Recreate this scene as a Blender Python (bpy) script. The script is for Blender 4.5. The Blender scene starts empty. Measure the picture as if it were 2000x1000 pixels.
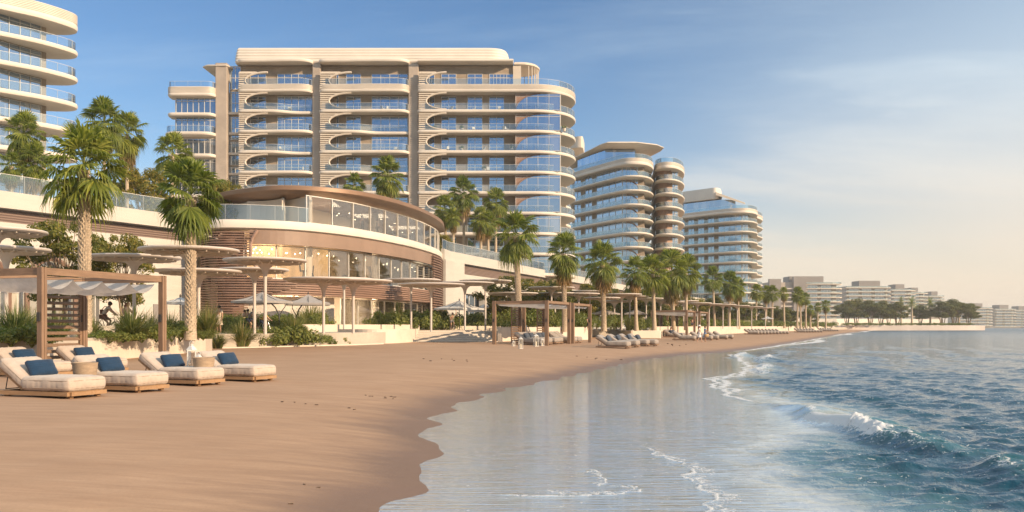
import bpy, bmesh, math, random
import numpy as np
from mathutils import Vector, Matrix, noise as mnoise
R = math.radians
PI = math.pi
rnd = random.Random(7)
SC = bpy.context.scene
COL = SC.collection
F = 1732.0            # focal length in photo pixels (60 degree lens)
EYE = 1.6
TH = R(21)            # the shore runs 21 degrees right of the view
U = (math.sin(TH), math.cos(TH))      # along the shore
D = (math.cos(TH), -math.sin(TH))     # towards the sea
ZW = -0.55            # water level
ZP = 1.1              # promenade level
def st(s, t): return (s*U[0]+t*D[0], s*U[1]+t*D[1])
def to_st(x, y): return (x*U[0]+y*U[1], x*D[0]+y*D[1])
def PX(px, Y): return (px-1000)*Y/F
def PZ(py, Y): return EYE+(637-py)*Y/F
def G(px, py, z):
    Y = (EYE-z)*F/(py-637.0)
    return (PX(px, Y), Y)

# ---------------------------------------------------------------- tagging
def tag(o, label=None, cat=None, group=None, kind=None):
    if label: o['label'] = label
    if cat: o['category'] = cat
    if group: o['group'] = group
    if kind: o['kind'] = kind
    return o
def thing(name, loc, label, cat, group=None, rz=0.0, sc=1.0):
    o = bpy.data.objects.new(name, None)
    o.empty_display_size = .2
    COL.objects.link(o)
    o.location = loc
    o.rotation_euler = (0, 0, rz)
    o.scale = (sc, sc, sc)
    return tag(o, label, cat, group)
def link(name, me, parent=None, loc=None, rz=None, sc=None):
    o = bpy.data.objects.new(name, me)
    COL.objects.link(o)
    if parent is not None: o.parent = parent
    if loc is not None: o.location = loc
    if rz is not None: o.rotation_euler = (0, 0, rz)
    if sc is not None: o.scale = (sc, sc, sc) if not hasattr(sc, '__len__') else sc
    return o
CHILD = {}
def kids(o):
    return [c for c in COL.objects if c.parent is o]
def dup(root, loc, rz=None, label=None, group=None, sc=None):
    """copy of a thing with its parts and sub-parts"""
    def cp(o, par):
        c = o.copy()
        COL.objects.link(c)
        if par is not None: c.parent = par
        for ch in kids_cached(o): cp(ch, c)
        return c
    r = cp(root, None)
    r.location = loc
    if rz is not None: r.rotation_euler = (0, 0, rz)
    if sc is not None: r.scale = (sc, sc, sc) if not hasattr(sc, '__len__') else sc
    if label: r['label'] = label
    if group: r['group'] = group
    return r
def kids_cached(o):
    if o.name not in CHILD: CHILD[o.name] = kids(o)
    return CHILD[o.name]

# ---------------------------------------------------------------- mesh builder
class MB:
    def __init__(s):
        s.v = []; s.f = []; s.m = []; s.mi = 0
    def mat(s, i): s.mi = i; return s
    def add(s, vs, fs):
        b = len(s.v)
        s.v.extend([tuple(p) for p in vs])
        for f in fs:
            s.f.append(tuple(i+b for i in f)); s.m.append(s.mi)
        return s
    def box(s, c, d, rz=0.0, tx=0.0, ty=0.0):
        hx, hy, hz = d[0]/2, d[1]/2, d[2]/2
        vs = [(x, y, z) for x in (-hx, hx) for y in (-hy, hy) for z in (-hz, hz)]
        M = Matrix.Translation(c) @ Matrix.Rotation(rz, 4, 'Z') @ Matrix.Rotation(ty, 4, 'Y') @ Matrix.Rotation(tx, 4, 'X')
        vs = [M @ Vector(p) for p in vs]
        return s.add(vs, [(0, 1, 3, 2), (4, 6, 7, 5), (0, 4, 5, 1), (2, 3, 7, 6), (0, 2, 6, 4), (1, 5, 7, 3)])
    def bar(s, a, b, w, h, up=(0, 0, 1)):
        """rectangular bar from a to b"""
        a = Vector(a); b = Vector(b); t = (b-a).normalized(); up = Vector(up)
        if abs(t.dot(up)) > .99: up = Vector((0, 1, 0))
        n = t.cross(up).normalized(); q = n.cross(t)
        vs = []
        for p in (a, b):
            for i, j in ((-1, -1), (1, -1), (1, 1), (-1, 1)):
                vs.append(p+n*(i*w/2)+q*(j*h/2))
        return s.add(vs, [(3, 2, 1, 0), (4, 5, 6, 7), (0, 1, 5, 4), (1, 2, 6, 5), (2, 3, 7, 6), (3, 0, 4, 7)])
    def tube(s, path, r, n=8, caps=True, close=False):
        path = [Vector(p) for p in path]; m = len(path)
        rs = r if hasattr(r, '__len__') else [r]*m
        vs = []; prev = None
        for i, p in enumerate(path):
            if close: t = path[(i+1) % m]-path[i-1]
            else: t = path[min(i+1, m-1)]-path[max(i-1, 0)]
            t.normalize()
            if prev is None:
                ref = Vector((0, 0, 1)) if abs(t.z) < .9 else Vector((1, 0, 0))
                a = t.cross(ref).normalized()
            else:
                a = (prev-t*prev.dot(t)).normalized()
            prev = a; b = t.cross(a)
            for k in range(n):
                g = 2*PI*k/n
                vs.append(p+(a*math.cos(g)+b*math.sin(g))*rs[i])
        fs = []
        for i in range(m if close else m-1):
            for k in range(n):
                i2 = (i+1) % m
                fs.append((i*n+k, i*n+(k+1) % n, i2*n+(k+1) % n, i2*n+k))
        if caps and not close:
            fs.append(tuple(range(n-1, -1, -1))); fs.append(tuple((m-1)*n+k for k in range(n)))
        return s.add(vs, fs)
    def lathe(s, prof, n=16, c=(0, 0, 0), sx=1, sy=1):
        vs = []; fs = []
        for r, z in prof:
            for k in range(n):
                g = 2*PI*k/n
                vs.append((c[0]+r*sx*math.cos(g), c[1]+r*sy*math.sin(g), c[2]+z))
        for i in range(len(prof)-1):
            for k in range(n):
                fs.append((i*n+k, i*n+(k+1) % n, (i+1)*n+(k+1) % n, (i+1)*n+k))
        if prof[0][0] > 1e-4: fs.append(tuple(range(n-1, -1, -1)))
        if prof[-1][0] > 1e-4: fs.append(tuple((len(prof)-1)*n+k for k in range(n)))
        return s.add(vs, fs)
    def prism(s, pts, z0, z1):
        n = len(pts)
        vs = [(p[0], p[1], z0) for p in pts]+[(p[0], p[1], z1) for p in pts]
        fs = [(i, (i+1) % n, n+(i+1) % n, n+i) for i in range(n)]
        fs.append(tuple(range(n-1, -1, -1))); fs.append(tuple(range(n, 2*n)))
        return s.add(vs, fs)
    def rings(s, outline, prof, caps=True):
        """loft of inset outlines: prof is a list of (inset, z), bottom first; outline counter-clockwise"""
        n = len(outline); vs = []; fs = []
        for ins, z in prof:
            for p in inset(outline, ins): vs.append((p[0], p[1], z))
        for i in range(len(prof)-1):
            for k in range(n):
                fs.append((i*n+k, i*n+(k+1) % n, (i+1)*n+(k+1) % n, (i+1)*n+k))
        if caps:
            fs.append(tuple(range(n-1, -1, -1))); fs.append(tuple((len(prof)-1)*n+k for k in range(n)))
        return s.add(vs, fs)
    def wall(s, path, z0, z1, th, close=False):
        """upright strip along a plan path with thickness"""
        L = offset_path(path, th/2, close); Rr = offset_path(path, -th/2, close)
        n = len(path); vs = []
        for i in range(n):
            for p, z in ((L[i], z0), (Rr[i], z0), (Rr[i], z1), (L[i], z1)): vs.append((p[0], p[1], z))
        fs = []
        for i in range(n if close else n-1):
            j = (i+1) % n
            for k in range(4):
                fs.append((i*4+k, i*4+(k+1) % 4, j*4+(k+1) % 4, j*4+k))
        if not close:
            fs.append((3, 2, 1, 0)); fs.append(tuple((n-1)*4+k for k in range(4)))
        return s.add(vs, fs)
    def build(s, name, mats, parent=None, smooth=None, loc=None, rz=None):
        return link(name, s.mesh(name, mats, smooth), parent, loc, rz)
    def mesh(s, name, mats, smooth=None):
        me = bpy.data.meshes.new(name)
        me.from_pydata(s.v, [], s.f)
        if not isinstance(mats, (list, tuple)): mats = [mats]
        for m in mats: me.materials.append(m)
        if len(mats) > 1: me.polygons.foreach_set('material_index', s.m)
        bm = bmesh.new(); bm.from_mesh(me)
        bmesh.ops.recalc_face_normals(bm, faces=bm.faces)
        bm.to_mesh(me); bm.free()
        if smooth is not None:
            me.polygons.foreach_set('use_smooth', [True]*len(me.polygons))
            if smooth < 170: me.set_sharp_from_angle(angle=R(smooth))
        me.update()
        return me
def inset(pts, d):
    if abs(d) < 1e-6: return list(pts)
    n = len(pts); out = []
    for i in range(n):
        a, b, c = pts[i-1], pts[i], pts[(i+1) % n]
        e1 = (b[0]-a[0], b[1]-a[1]); e2 = (c[0]-b[0], c[1]-b[1])
        l1 = math.hypot(*e1) or 1e-6; l2 = math.hypot(*e2) or 1e-6
        n1 = (-e1[1]/l1, e1[0]/l1); n2 = (-e2[1]/l2, e2[0]/l2)
        m = (n1[0]+n2[0], n1[1]+n2[1]); k = m[0]*n1[0]+m[1]*n1[1]
        k = max(k, .5)
        out.append((b[0]+m[0]*d/k, b[1]+m[1]*d/k))
    return out
def offset_path(p, d, close=False):
    n = len(p); out = []
    for i in range(n):
        if close: a, c = p[i-1], p[(i+1) % n]
        else: a, c = p[max(i-1, 0)], p[min(i+1, n-1)]
        e = (c[0]-a[0], c[1]-a[1]); l = math.hypot(*e) or 1e-6
        out.append((p[i][0]-e[1]/l*d, p[i][1]+e[0]/l*d))
    return out
def smooth_path(pts, per=6, close=False):
    """Catmull-Rom through points"""
    out = []; n = len(pts)
    P = lambda i: pts[i % n] if close else pts[max(0, min(n-1, i))]
    for i in range(n if close else n-1):
        a, b, c, e = P(i-1), P(i), P(i+1), P(i+2)
        for k in range(per):
            t = k/per
            out.append(tuple(.5*(2*b[j]+(c[j]-a[j])*t+(2*a[j]-5*b[j]+4*c[j]-e[j])*t*t+(3*b[j]-a[j]-3*c[j]+e[j])*t**3) for j in range(len(b))))
    if not close: out.append(tuple(pts[-1]))
    return out
def round_corners(pts, rads, per=6):
    """closed polygon with each corner replaced by an arc-like curve"""
    out = []; n = len(pts)
    for i in range(n):
        r = rads[i] if hasattr(rads, '__len__') else rads
        a, b, c = [Vector(q[:2]) for q in (pts[i-1], pts[i], pts[(i+1) % n])]
        if r < 1e-3: out.append(tuple(b)); continue
        ra = min(r, (a-b).length*.48); rc = min(r, (c-b).length*.48)
        p = b+(a-b).normalized()*ra; q = b+(c-b).normalized()*rc
        for k in range(per+1):
            t = k/per
            w = p*(1-t)**2+b*2*t*(1-t)+q*t*t
            out.append(tuple(w))
    return out
def resample(path, step):
    out = [path[0]]; acc = 0
    for a, b in zip(path[:-1], path[1:]):
        l = math.hypot(b[0]-a[0], b[1]-a[1])
        while acc+l >= step:
            t = (step-acc)/l
            a = (a[0]+(b[0]-a[0])*t, a[1]+(b[1]-a[1])*t); out.append(a)
            l = math.hypot(b[0]-a[0], b[1]-a[1]); acc = 0
        acc += l
    out.append(path[-1])
    return out
def grid_mesh(name, P, mats, wrap=False, attrs=None, smooth=True):
    n, m, _ = P.shape
    me = bpy.data.meshes.new(name)
    me.vertices.add(n*m)
    me.vertices.foreach_set('co', P.astype(np.float32).ravel())
    idx = np.arange(n*m).reshape(n, m)
    if wrap: idx = np.concatenate([idx, idx[:, :1]], axis=1)
    q = np.stack([idx[:-1, :-1], idx[1:, :-1], idx[1:, 1:], idx[:-1, 1:]], -1).reshape(-1, 4)
    me.loops.add(q.size); me.polygons.add(len(q))
    me.loops.foreach_set('vertex_index', q.ravel().astype(np.int32))
    me.polygons.foreach_set('loop_start', np.arange(0, q.size, 4, dtype=np.int32))
    for k, a in (attrs or {}).items():
        at = me.attributes.new(k, 'FLOAT', 'POINT')
        at.data.foreach_set('value', a.astype(np.float32).ravel())
    me.polygons.foreach_set('use_smooth', np.ones(len(q), bool))
    me.materials.append(mats)
    me.update(); me.validate()
    return me

# ---------------------------------------------------------------- materials
class NT:
    """small helper to write node trees"""
    def __init__(s, name):
        s.m = bpy.data.materials.new(name); s.m.use_nodes = True
        s.t = s.m.node_tree; s.t.nodes.clear()
        s.out = s.n('ShaderNodeOutputMaterial')
    def n(s, typ, **kw):
        x = s.t.nodes.new(typ)
        for k, v in kw.items():
            if k.startswith('i_'):
                x.inputs[k[2:].replace('_', ' ')].default_value = v
            else: setattr(x, k, v)
        return x
    def l(s, a, b): s.t.links.new(a, b); return s
    def noise(s, scale, detail=4, rough=.55, vec=None, dist=0):
        x = s.n('ShaderNodeTexNoise'); x.inputs['Scale'].default_value = scale
        x.inputs['Detail'].default_value = detail; x.inputs['Roughness'].default_value = rough
        x.inputs['Distortion'].default_value = dist
        if vec is not None: s.l(vec, x.inputs['Vector'])
        return x.outputs['Fac']
    def mapr(s, v, a, b, c, d, smooth=False):
        x = s.n('ShaderNodeMapRange')
        if smooth: x.interpolation_type = 'SMOOTHSTEP'
        for i, w in zip((1, 2, 3, 4), (a, b, c, d)): x.inputs[i].default_value = w
        s.l(v, x.inputs[0]); return x.outputs[0]
    def math(s, op, a, b=None, c=None):
        x = s.n('ShaderNodeMath', operation=op)
        for i, w in enumerate((a, b, c)):
            if w is None: continue
            if hasattr(w, 'is_linked'): s.l(w, x.inputs[i])
            else: x.inputs[i].default_value = w
        return x.outputs[0]
    def mix(s, f, a, b, mode='MIX'):
        x = s.n('ShaderNodeMix', data_type='RGBA', blend_type=mode)
        for sock, w in ((x.inputs[0], f), (x.inputs[6], a), (x.inputs[7], b)):
            if hasattr(w, 'is_linked'): s.l(w, sock)
            elif isinstance(w, (int, float)): sock.default_value = w
            else: sock.default_value = (*w[:3], 1)
        return x.outputs[2]
    def coords(s, kind='Object', scale=None, rot=None):
        c = s.n('ShaderNodeTexCoord').outputs[kind]
        if scale or rot:
            mp = s.n('ShaderNodeMapping')
            if scale: mp.inputs['Scale'].default_value = scale
            if rot: mp.inputs['Rotation'].default_value = rot
            s.l(c, mp.inputs['Vector']); c = mp.outputs['Vector']
        return c
    def bsdf(s, col=None, rough=.6, metal=0, spec=.5, normal=None, **kw):
        b = s.n('ShaderNodeBsdfPrincipled')
        def put(k, v):
            if hasattr(v, 'is_linked'): s.l(v, b.inputs[k])
            elif v is not None: b.inputs[k].default_value = (*v[:3], 1) if hasattr(v, '__len__') else v
        put('Base Color', col); put('Roughness', rough); put('Metallic', metal); put('Specular IOR Level', spec)
        if normal is not None: s.l(normal, b.inputs['Normal'])
        for k, v in kw.items(): put(k.replace('_', ' '), v)
        return b.outputs[0]
    def bump(s, h, strength=.3, dist=.02, normal=None):
        x = s.n('ShaderNodeBump'); x.inputs['Strength'].default_value = strength
        x.inputs['Distance'].default_value = dist
        s.l(h, x.inputs['Height'])
        if normal is not None: s.l(normal, x.inputs['Normal'])
        return x.outputs[0]
    def done(s, sh):
        s.l(sh, s.out.inputs['Surface']); return s.m
def M(name, col, rough=.6, var=.12, scale=2.0, bump=0.0, bscale=30, bdist=.01, stretch=None, metal=0, spec=.4, rand=0.0, fine=0.0):
    t = NT(name)
    c = t.coords('Object', scale=stretch)
    n1 = t.noise(scale, 5, .6, c)
    lo = [max(0, x*(1-var)) for x in col]; hi = [min(1, x*(1+var)) for x in col]
    cc = t.mix(t.mapr(n1, .3, .7, 0, 1), lo, hi)
    if fine:
        n3 = t.noise(scale*14, 3, .6, c)
        cc = t.mix(t.mapr(n3, .3, .7, 0, fine), cc, [x*.55 for x in col])
    if rand:
        r = t.n('ShaderNodeObjectInfo').outputs['Random']
        cc = t.mix(1, cc, t.mix(r, [1-rand]*3, [1+rand]*3), 'MULTIPLY')
    nr = None
    if bump: nr = t.bump(t.noise(bscale, 4, .6, c), bump, bdist)
    return t.done(t.bsdf(cc, t.mapr(n1, 0, 1, rough*.85, min(1, rough*1.15)), metal, spec, nr))
# ================================================================ light, sky, camera
SUN_AZ = R(122)      # clockwise from the view direction: low sun over the sea on the right, slightly behind the camera
SUN_EL = R(21)
sd = Vector((math.sin(SUN_AZ)*math.cos(SUN_EL), math.cos(SUN_AZ)*math.cos(SUN_EL), math.sin(SUN_EL)))
W = bpy.data.worlds.new('World'); SC.world = W; W.use_nodes = True
wt = W.node_tree; wt.nodes.clear()
def wn(t, **k):
    x = wt.nodes.new(t)
    for a, b in k.items(): setattr(x, a, b)
    return x
sky = wn('ShaderNodeTexSky'); sky.sky_type = 'NISHITA'; sky.sun_disc = False
sky.sun_elevation = SUN_EL; sky.sun_rotation = SUN_AZ
sky.air_density = 1.0; sky.dust_density = .5; sky.ozone_density = 2.2; sky.altitude = 0
bg = wn('ShaderNodeBackground'); bg.inputs['Strength'].default_value = .10
wo = wn('ShaderNodeOutputWorld')
# thin high cloud: streaks in the direction of the sky itself
geo = wn('ShaderNodeTexCoord')
sep = wn('ShaderNodeSeparateXYZ'); wt.links.new(geo.outputs['Generated'], sep.inputs[0])
def wm(op, a, b=None):
    x = wn('ShaderNodeMath', operation=op)
    for i, w in enumerate((a, b)):
        if w is None: continue
        if hasattr(w, 'is_linked'): wt.links.new(w, x.inputs[i])
        else: x.inputs[i].default_value = w
    return x.outputs[0]
def wmap(v, a, b, c, d):
    x = wn('ShaderNodeMapRange'); x.interpolation_type = 'SMOOTHSTEP'
    for i, w in zip((1, 2, 3, 4), (a, b, c, d)): x.inputs[i].default_value = w
    wt.links.new(v, x.inputs[0]); return x.outputs[0]
zc = wm('ADD', wm('MAXIMUM', sep.outputs['Z'], 0.0), .10)
comb = wn('ShaderNodeCombineXYZ')
wt.links.new(wm('DIVIDE', sep.outputs['X'], zc), comb.inputs[0])
wt.links.new(wm('DIVIDE', sep.outputs['Y'], zc), comb.inputs[1])
def wnoise(sc, det, rot, scl, dist=0.0):
    mp = wn('ShaderNodeMapping'); mp.inputs['Scale'].default_value = scl; mp.inputs['Rotation'].default_value = (0, 0, rot)
    wt.links.new(comb.outputs[0], mp.inputs['Vector'])
    nz = wn('ShaderNodeTexNoise'); nz.inputs['Scale'].default_value = sc; nz.inputs['Detail'].default_value = det
    nz.inputs['Roughness'].default_value = .6; nz.inputs['Distortion'].default_value = dist
    wt.links.new(mp.outputs[0], nz.inputs['Vector']); return nz.outputs['Fac']
cl1 = wmap(wnoise(.55, 8, R(18), (.35, 1.0, 1), .4), .46, .68, 0, 1)
cl2 = wmap(wnoise(1.3, 9, R(-8), (.5, 1.0, 1), .8), .52, .76, 0, .7)
cl = wm('MAXIMUM', cl1, cl2)
# the veil is thicker over the sea to the right and low down
side = wmap(sep.outputs['X'], -.45, .4, .5, 1)
low = wmap(sep.outputs['Z'], .02, .5, 1, .35)
cfac = wm('MULTIPLY', wm('MULTIPLY', cl, side), wm('MULTIPLY', low, .8))
# a thin milky veil over the sea side and along the horizon
vside = wmap(sep.outputs['X'], -.45, .5, .30, 1)
vlow = wm('MULTIPLY', wmap(sep.outputs['Z'], .0, .24, .95, 0), vside)
vsea = wm('MULTIPLY', wmap(sep.outputs['X'], .0, .62, 0, 1), wmap(sep.outputs['Z'], .05, .5, .92, .2))
veil = wm('MAXIMUM', vlow, vsea)
cfac = wm('SUBTRACT', wm('ADD', cfac, veil), wm('MULTIPLY', cfac, veil))
# bright cloud added overhead, out of view, to lift the film's reflection and fill shade
over = wm('MULTIPLY', wmap(sep.outputs['Z'], .37, .56, 0, .85), wmap(wnoise(.8, 6, R(30), (.6, 1, 1), .5), .3, .6, .55, 1))
cfac = wm('MAXIMUM', cfac, over)
mixc = wn('ShaderNodeMix', data_type='RGBA')
deep = wn('ShaderNodeMix', data_type='RGBA', blend_type='MULTIPLY'); wt.links.new(wmap(sep.outputs['Z'], .0, .33, .3, 1), deep.inputs[0])
wt.links.new(sky.outputs[0], deep.inputs[6]); deep.inputs[7].default_value = (.62, .82, .98, 1)
wt.links.new(cfac, mixc.inputs[0]); wt.links.new(deep.outputs[2], mixc.inputs[6])
vc = wn('ShaderNodeMix', data_type='RGBA')
wt.links.new(wmap(sep.outputs['Z'], .02, .32, 0, 1), vc.inputs[0])
vc.inputs[6].default_value = (7.0, 5.8, 4.5, 1); vc.inputs[7].default_value = (5.7, 6.6, 7.0, 1)
wt.links.new(vc.outputs[2], mixc.inputs[7])
wt.links.new(mixc.outputs[2], bg.inputs['Color']); wt.links.new(bg.outputs[0], wo.inputs['Surface'])

sl = bpy.data.lights.new('sun', 'SUN'); sl.energy = 4.5; sl.angle = R(.5); sl.color = (1.0, .76, .51)
so = bpy.data.objects.new('sun', sl); COL.objects.link(so)
so.rotation_euler = (-sd).to_track_quat('-Z', 'Y').to_euler(); so.location = sd*300

cam = bpy.data.cameras.new('camera'); co = bpy.data.objects.new('camera', cam); COL.objects.link(co)
co.location = (0, 0, EYE); co.rotation_euler = (R(90), 0, 0)
cam.sensor_width = 36; cam.lens = F/2000*36; cam.shift_y = 137/2000
cam.clip_start = .1; cam.clip_end = 9000
SC.camera = co
SC.view_settings.view_transform = 'Standard'; SC.view_settings.look = 'None'
SC.view_settings.gamma = 1; SC.view_settings.exposure = 0.55
SC.cycles.max_bounces = 8; SC.cycles.diffuse_bounces = 3; SC.cycles.glossy_bounces = 4
SC.cycles.transparent_max_bounces = 24; SC.cycles.transmission_bounces = 4
SC.cycles.caustics_reflective = False; SC.cycles.caustics_refractive = False
SC.cycles.sample_clamp_indirect = 6
SC.cycles.use_denoising = True

# ================================================================ shore
SB = [(-4000, -2.6), (-60, -2.6), (0, -3.2), (9.1, -5.0), (10.6, -5.5), (12.5, -6.1), (13.6, -6.6), (14.9, -7.5), (17, -8.4), (18.9, -9.2), (21.5, -9.9), (25.8, -10.8), (29, -11.1), (33.8, -11.2), (42.4, -11.8), (56.4, -12.6), (68, -11.7), (74.5, -9.8), (89, -8.4), (126, -6.8), (248, -3.1), (472, 8.3), (736, 29), (1500, 160), (4200, 900)]
SE = [(-4000, -.6), (-60, -.6), (0, -1.0), (10.4, -1.5), (11.7, -1.8), (13.9, -2.5), (15.6, -3.5), (16.4, -2.5), (19.4, -1.9), (22, -1.3), (25.2, -2.2), (28.9, -3.9), (36.7, -5.5), (41, -5.0), (51, -5.9), (69, -9.2), (74.5, -9.3), (89, -8.2), (126, -6.6), (248, -2.9), (472, 8.5), (736, 29.2), (1500, 160), (4200, 900)]
def curve(tab, s):
    a = np.array(tab); return np.interp(s, a[:, 0], a[:, 1])
def scallop(s):
    k = np.exp(-np.maximum(s-20, 0)/60.0)
    return (.20*np.sin(s*1.9+.6*np.sin(s*.7))+.06*np.sin(s*4.3+1.1)+.015*np.abs(np.sin(s*7.1+.4)))*(.25+.75*k)*np.where(s > 5, 1, .3)
def shore_t(s): return curve(SB, s)+scallop(s)
def sand_z(s, t):
    s = np.asarray(s, float); t = np.asarray(t, float)
    d = shore_t(s)-t
    zp = ZW+.56*(1-np.exp(-np.maximum(d, 0)/4.2))+.012*np.clip(d-12, 0, 14)
    zn = ZW+.055*np.minimum(d, 0)
    zn = np.maximum(zn, -6)
    return np.where(d > 0, zp, zn)
def gz(x, y):
    s, t = to_st(x, y); return float(sand_z(s, t))

def fan(r0, r1, k, az0, az1, naz, nout):
    nr = int(math.log(r1/r0)/math.log(1+k))+1
    r = r0*(1+k)**np.arange(nr+1)
    a_in = np.linspace(R(az0), R(az1), naz)
    a_out = np.linspace(R(az1), R(az0+360), nout+2)[1:-1]
    az = np.concatenate([a_in, a_out])
    rr, aa = np.meshgrid(r, az, indexing='ij')
    x = rr*np.sin(aa); y = rr*np.cos(aa)
    return r, rr, x, y
# ---- sand
r, rr, X, Y = fan(3.0, 4100, .0085, -40, 40, 520, 60)
s_, t_ = X*U[0]+Y*U[1], X*D[0]+Y*D[1]
Z = sand_z(s_, t_)
damp = np.clip(1-rr/90, 0, 1)*np.clip((shore_t(s_)-t_-.15)/1.5, 0, 1)
Z += damp*(.006*np.sin(s_*1.1+1.3*np.sin(t_*.9))*np.sin(t_*1.3+.8)+.0025*np.sin(s_*4.7+t_*2.2)+.002*np.sin(t_*6.1-s_*1.1))
wet = np.clip((shore_t(s_)-t_), -1, 12)
dark = np.exp(-np.maximum(wet, 0)/1.5)
t = NT('sand')
at = t.n('ShaderNodeAttribute', attribute_name='damp').outputs['Fac']
c = t.coords('Object'); cs = t.coords('Object', scale=(.25, 1.4, 1), rot=(0, 0, R(-69)))
na = t.noise(.35, 5, .6, c); nb = t.noise(26, 4, .7, c); nc = t.noise(2.2, 6, .65, cs); nd = t.noise(160, 2, .6, c)
col = t.mix(t.mapr(na, .3, .7, 0, 1), (.42, .268, .172), (.50, .328, .216))
col = t.mix(t.mapr(nc, .35, .7, 0, .6), col, (.335, .205, .13))
col = t.mix(t.mapr(nb, .45, .72, 0, .35), col, (.31, .195, .125))
col = t.mix(t.mapr(nd, .62, .74, 0, .55), col, (.2, .14, .10))
ne = t.noise(9, 4, .6, t.coords('Object', scale=(.10, 1.6, 1), rot=(0, 0, R(-78))))
col = t.mix(t.mapr(ne, .42, .70, 0, .38), col, (.33, .205, .13))
wetn = t.math('ADD', at, t.mapr(nc, .3, .7, -.12, .12))
wf = t.mapr(wetn, .12, .8, 0, 1, True)
col = t.mix(wf, col, (.20, .118, .073))
nr = t.bump(nc, .25, .025); nr = t.bump(ne, .22, .012, nr); nr = t.bump(nb, .35, .010, nr); nr = t.bump(nd, .4, .004, nr)
sandm = t.done(t.bsdf(col, t.mapr(wf, 0, 1, .9, .42), 0, t.mapr(wf, 0, 1, .15, .45), nr))
so_ = link('sand', grid_mesh('sand', np.stack([X, Y, Z], -1), sandm, wrap=True, attrs={'damp': dark}))
tag(so_, kind='structure')
so_['label'] = 'smooth golden sand beach sloping to the water'

# ---- sea (the shallow film over the sand and the open water are one sheet)
r, rr, X, Y = fan(5.0, 4050, .0036, -14, 36, 980, 36)
s_, t_ = X*U[0]+Y*U[1], X*D[0]+Y*D[1]
edge = curve(SE, s_)+.30*np.sin(s_*1.3+.5)*np.exp(-np.maximum(s_-10, 0)/40)+.12*np.sin(s_*3.7+1)*np.exp(-np.maximum(s_-10, 0)/60)
dep = t_-edge
near = np.exp(-np.maximum(rr-14, 0)/20)
open_ = np.clip((dep+.1)/(2.6+2.0*near), 0, 1); open_ = open_*open_*(3-2*open_)
rng = np.random.RandomState(5)
Zw = np.zeros_like(X); cell = rr*.0036*1.6+.015
Hx = np.zeros_like(X); Hy = np.zeros_like(X)
base_dir = math.atan2(-D[1], -D[0])
warp = 1.2*np.sin(X*.31+1)+1.1*np.sin(Y*.27+.4*np.sin(X*.2))
for i in range(52):
    lam = .20*(1.7/.20)**rng.rand()
    ang = base_dir+rng.normal(0, .75)
    amp = .0042*lam**.70*(.6+.8*rng.rand())
    k = 2*PI/lam
    fade = np.clip((lam/cell-2.6)/3.0, 0, 1)
    ph = k*(X*math.cos(ang)+Y*math.sin(ang))+rng.rand()*7+warp*(.25+.3*rng.rand())
    sh = np.sin(ph); Zw += amp*fade*(sh+.32*np.cos(2*ph+.6))
# short sharp-crested wavelets
def wavelet(l1, l2, a1, a2, thr, amp):
    k1, k2 = 2*PI/l1, 2*PI/l2
    p1 = k1*(X*math.cos(a1)+Y*math.sin(a1))+1.7*np.sin(X*.43+Y*.21+l1)+.9*np.sin(Y*.61-X*.3)
    p2 = k2*(X*math.cos(a2)+Y*math.sin(a2))+1.9*np.sin(Y*.37-X*.52+l2)+.8*np.sin(X*.9+Y*.4)
    h = np.clip(np.sin(p1)*(.55+.45*np.sin(p2))-thr, 0, 1)/(1-thr)
    return amp*h**1.3*np.clip((l1/cell-2.2)/2.5, 0, 1)
for (l1, l2, a1, a2, thr, amp) in ((.62, 1.9, 1.45, 3.0, .30, .034), (.85, 2.6, 1.75, .1, .35, .048), (.48, 1.3, 1.2, 2.7, .25, .022), (1.1, 2.4, 1.55, 3.3, .38, .052), (.38, 1.0, 1.65, .3, .2, .015), (.55, 1.1, 1.9, .6, .25, .024), (.72, 1.5, 1.25, 2.5, .3, .034), (.43, .9, 1.5, 2.9, .2, .018), (1.9, 4.5, 1.35, 2.9, .4, .05)):
    Zw += wavelet(l1, l2, a1, a2, thr, amp)
Zw *= .03*np.clip((dep+4)/4, 0, 1)+.97*open_
# swell bands farther out
Zw += .10*np.exp(-((t_-14-2.0*np.sin(s_*.05))/1.6)**2)*open_*np.clip(1-np.abs(s_-38)/45, 0, 1)
# ---- the breaking wave: crest from (s, t)
CR = [(6, 4.6), (13.0, 2.75), (15.6, 1.75), (16.5, 1.2), (18.9, .35), (21, -.55), (22.6, -1.0), (24.6, -1.7), (26.5, -2.2), (30, -3.2)]
ct = curve(CR, s_)+.16*np.sin(s_*1.7)+.07*np.sin(s_*4.1+1)
q = t_-ct
env = np.clip((s_-7)/5, 0, 1)*np.clip((25.8-s_)/2.2, 0, 1)
env *= .62+.38*np.exp(-((s_-20.5)/3.2)**2)+.10*np.sin(s_*2.3)+.06*np.sin(s_*5.1)
front = np.exp(-(q/.36)**2)*(q < 0)+np.exp(-(q/.95)**2)*(q >= 0)
Zw += .23*env*front
# second small crest behind, on the right
q2 = t_-(ct+1.9+.35*np.sin(s_*.9)); env2 = np.clip((19.5-s_)/3, 0, 1)*np.clip((s_-6)/4, 0, 1)
Zw += .06*env2*(np.exp(-(q2/.3)**2)*(q2 < 0)+np.exp(-(q2/.9)**2)*(q2 >= 0))
# small breakers close to the shore farther along
foam = np.zeros_like(X)
for (s0, t0, ls, hh) in ((64, -7.4, 4.5, .28), (58.5, -5.2, 4.0, .24), (46, -4.2, 5, .14)):
    qq = t_-(t0+(s_-s0)*-.06+.2*np.sin(s_*1.1)); ee = np.exp(-((s_-s0)/ls)**2)
    Zw += hh*ee*(np.exp(-(qq/.25)**2)*(qq < 0)+np.exp(-(qq/.9)**2)*(qq >= 0))
    foam = np.maximum(foam, .85*ee*np.exp(-((qq+.2)/.5)**2))
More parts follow.
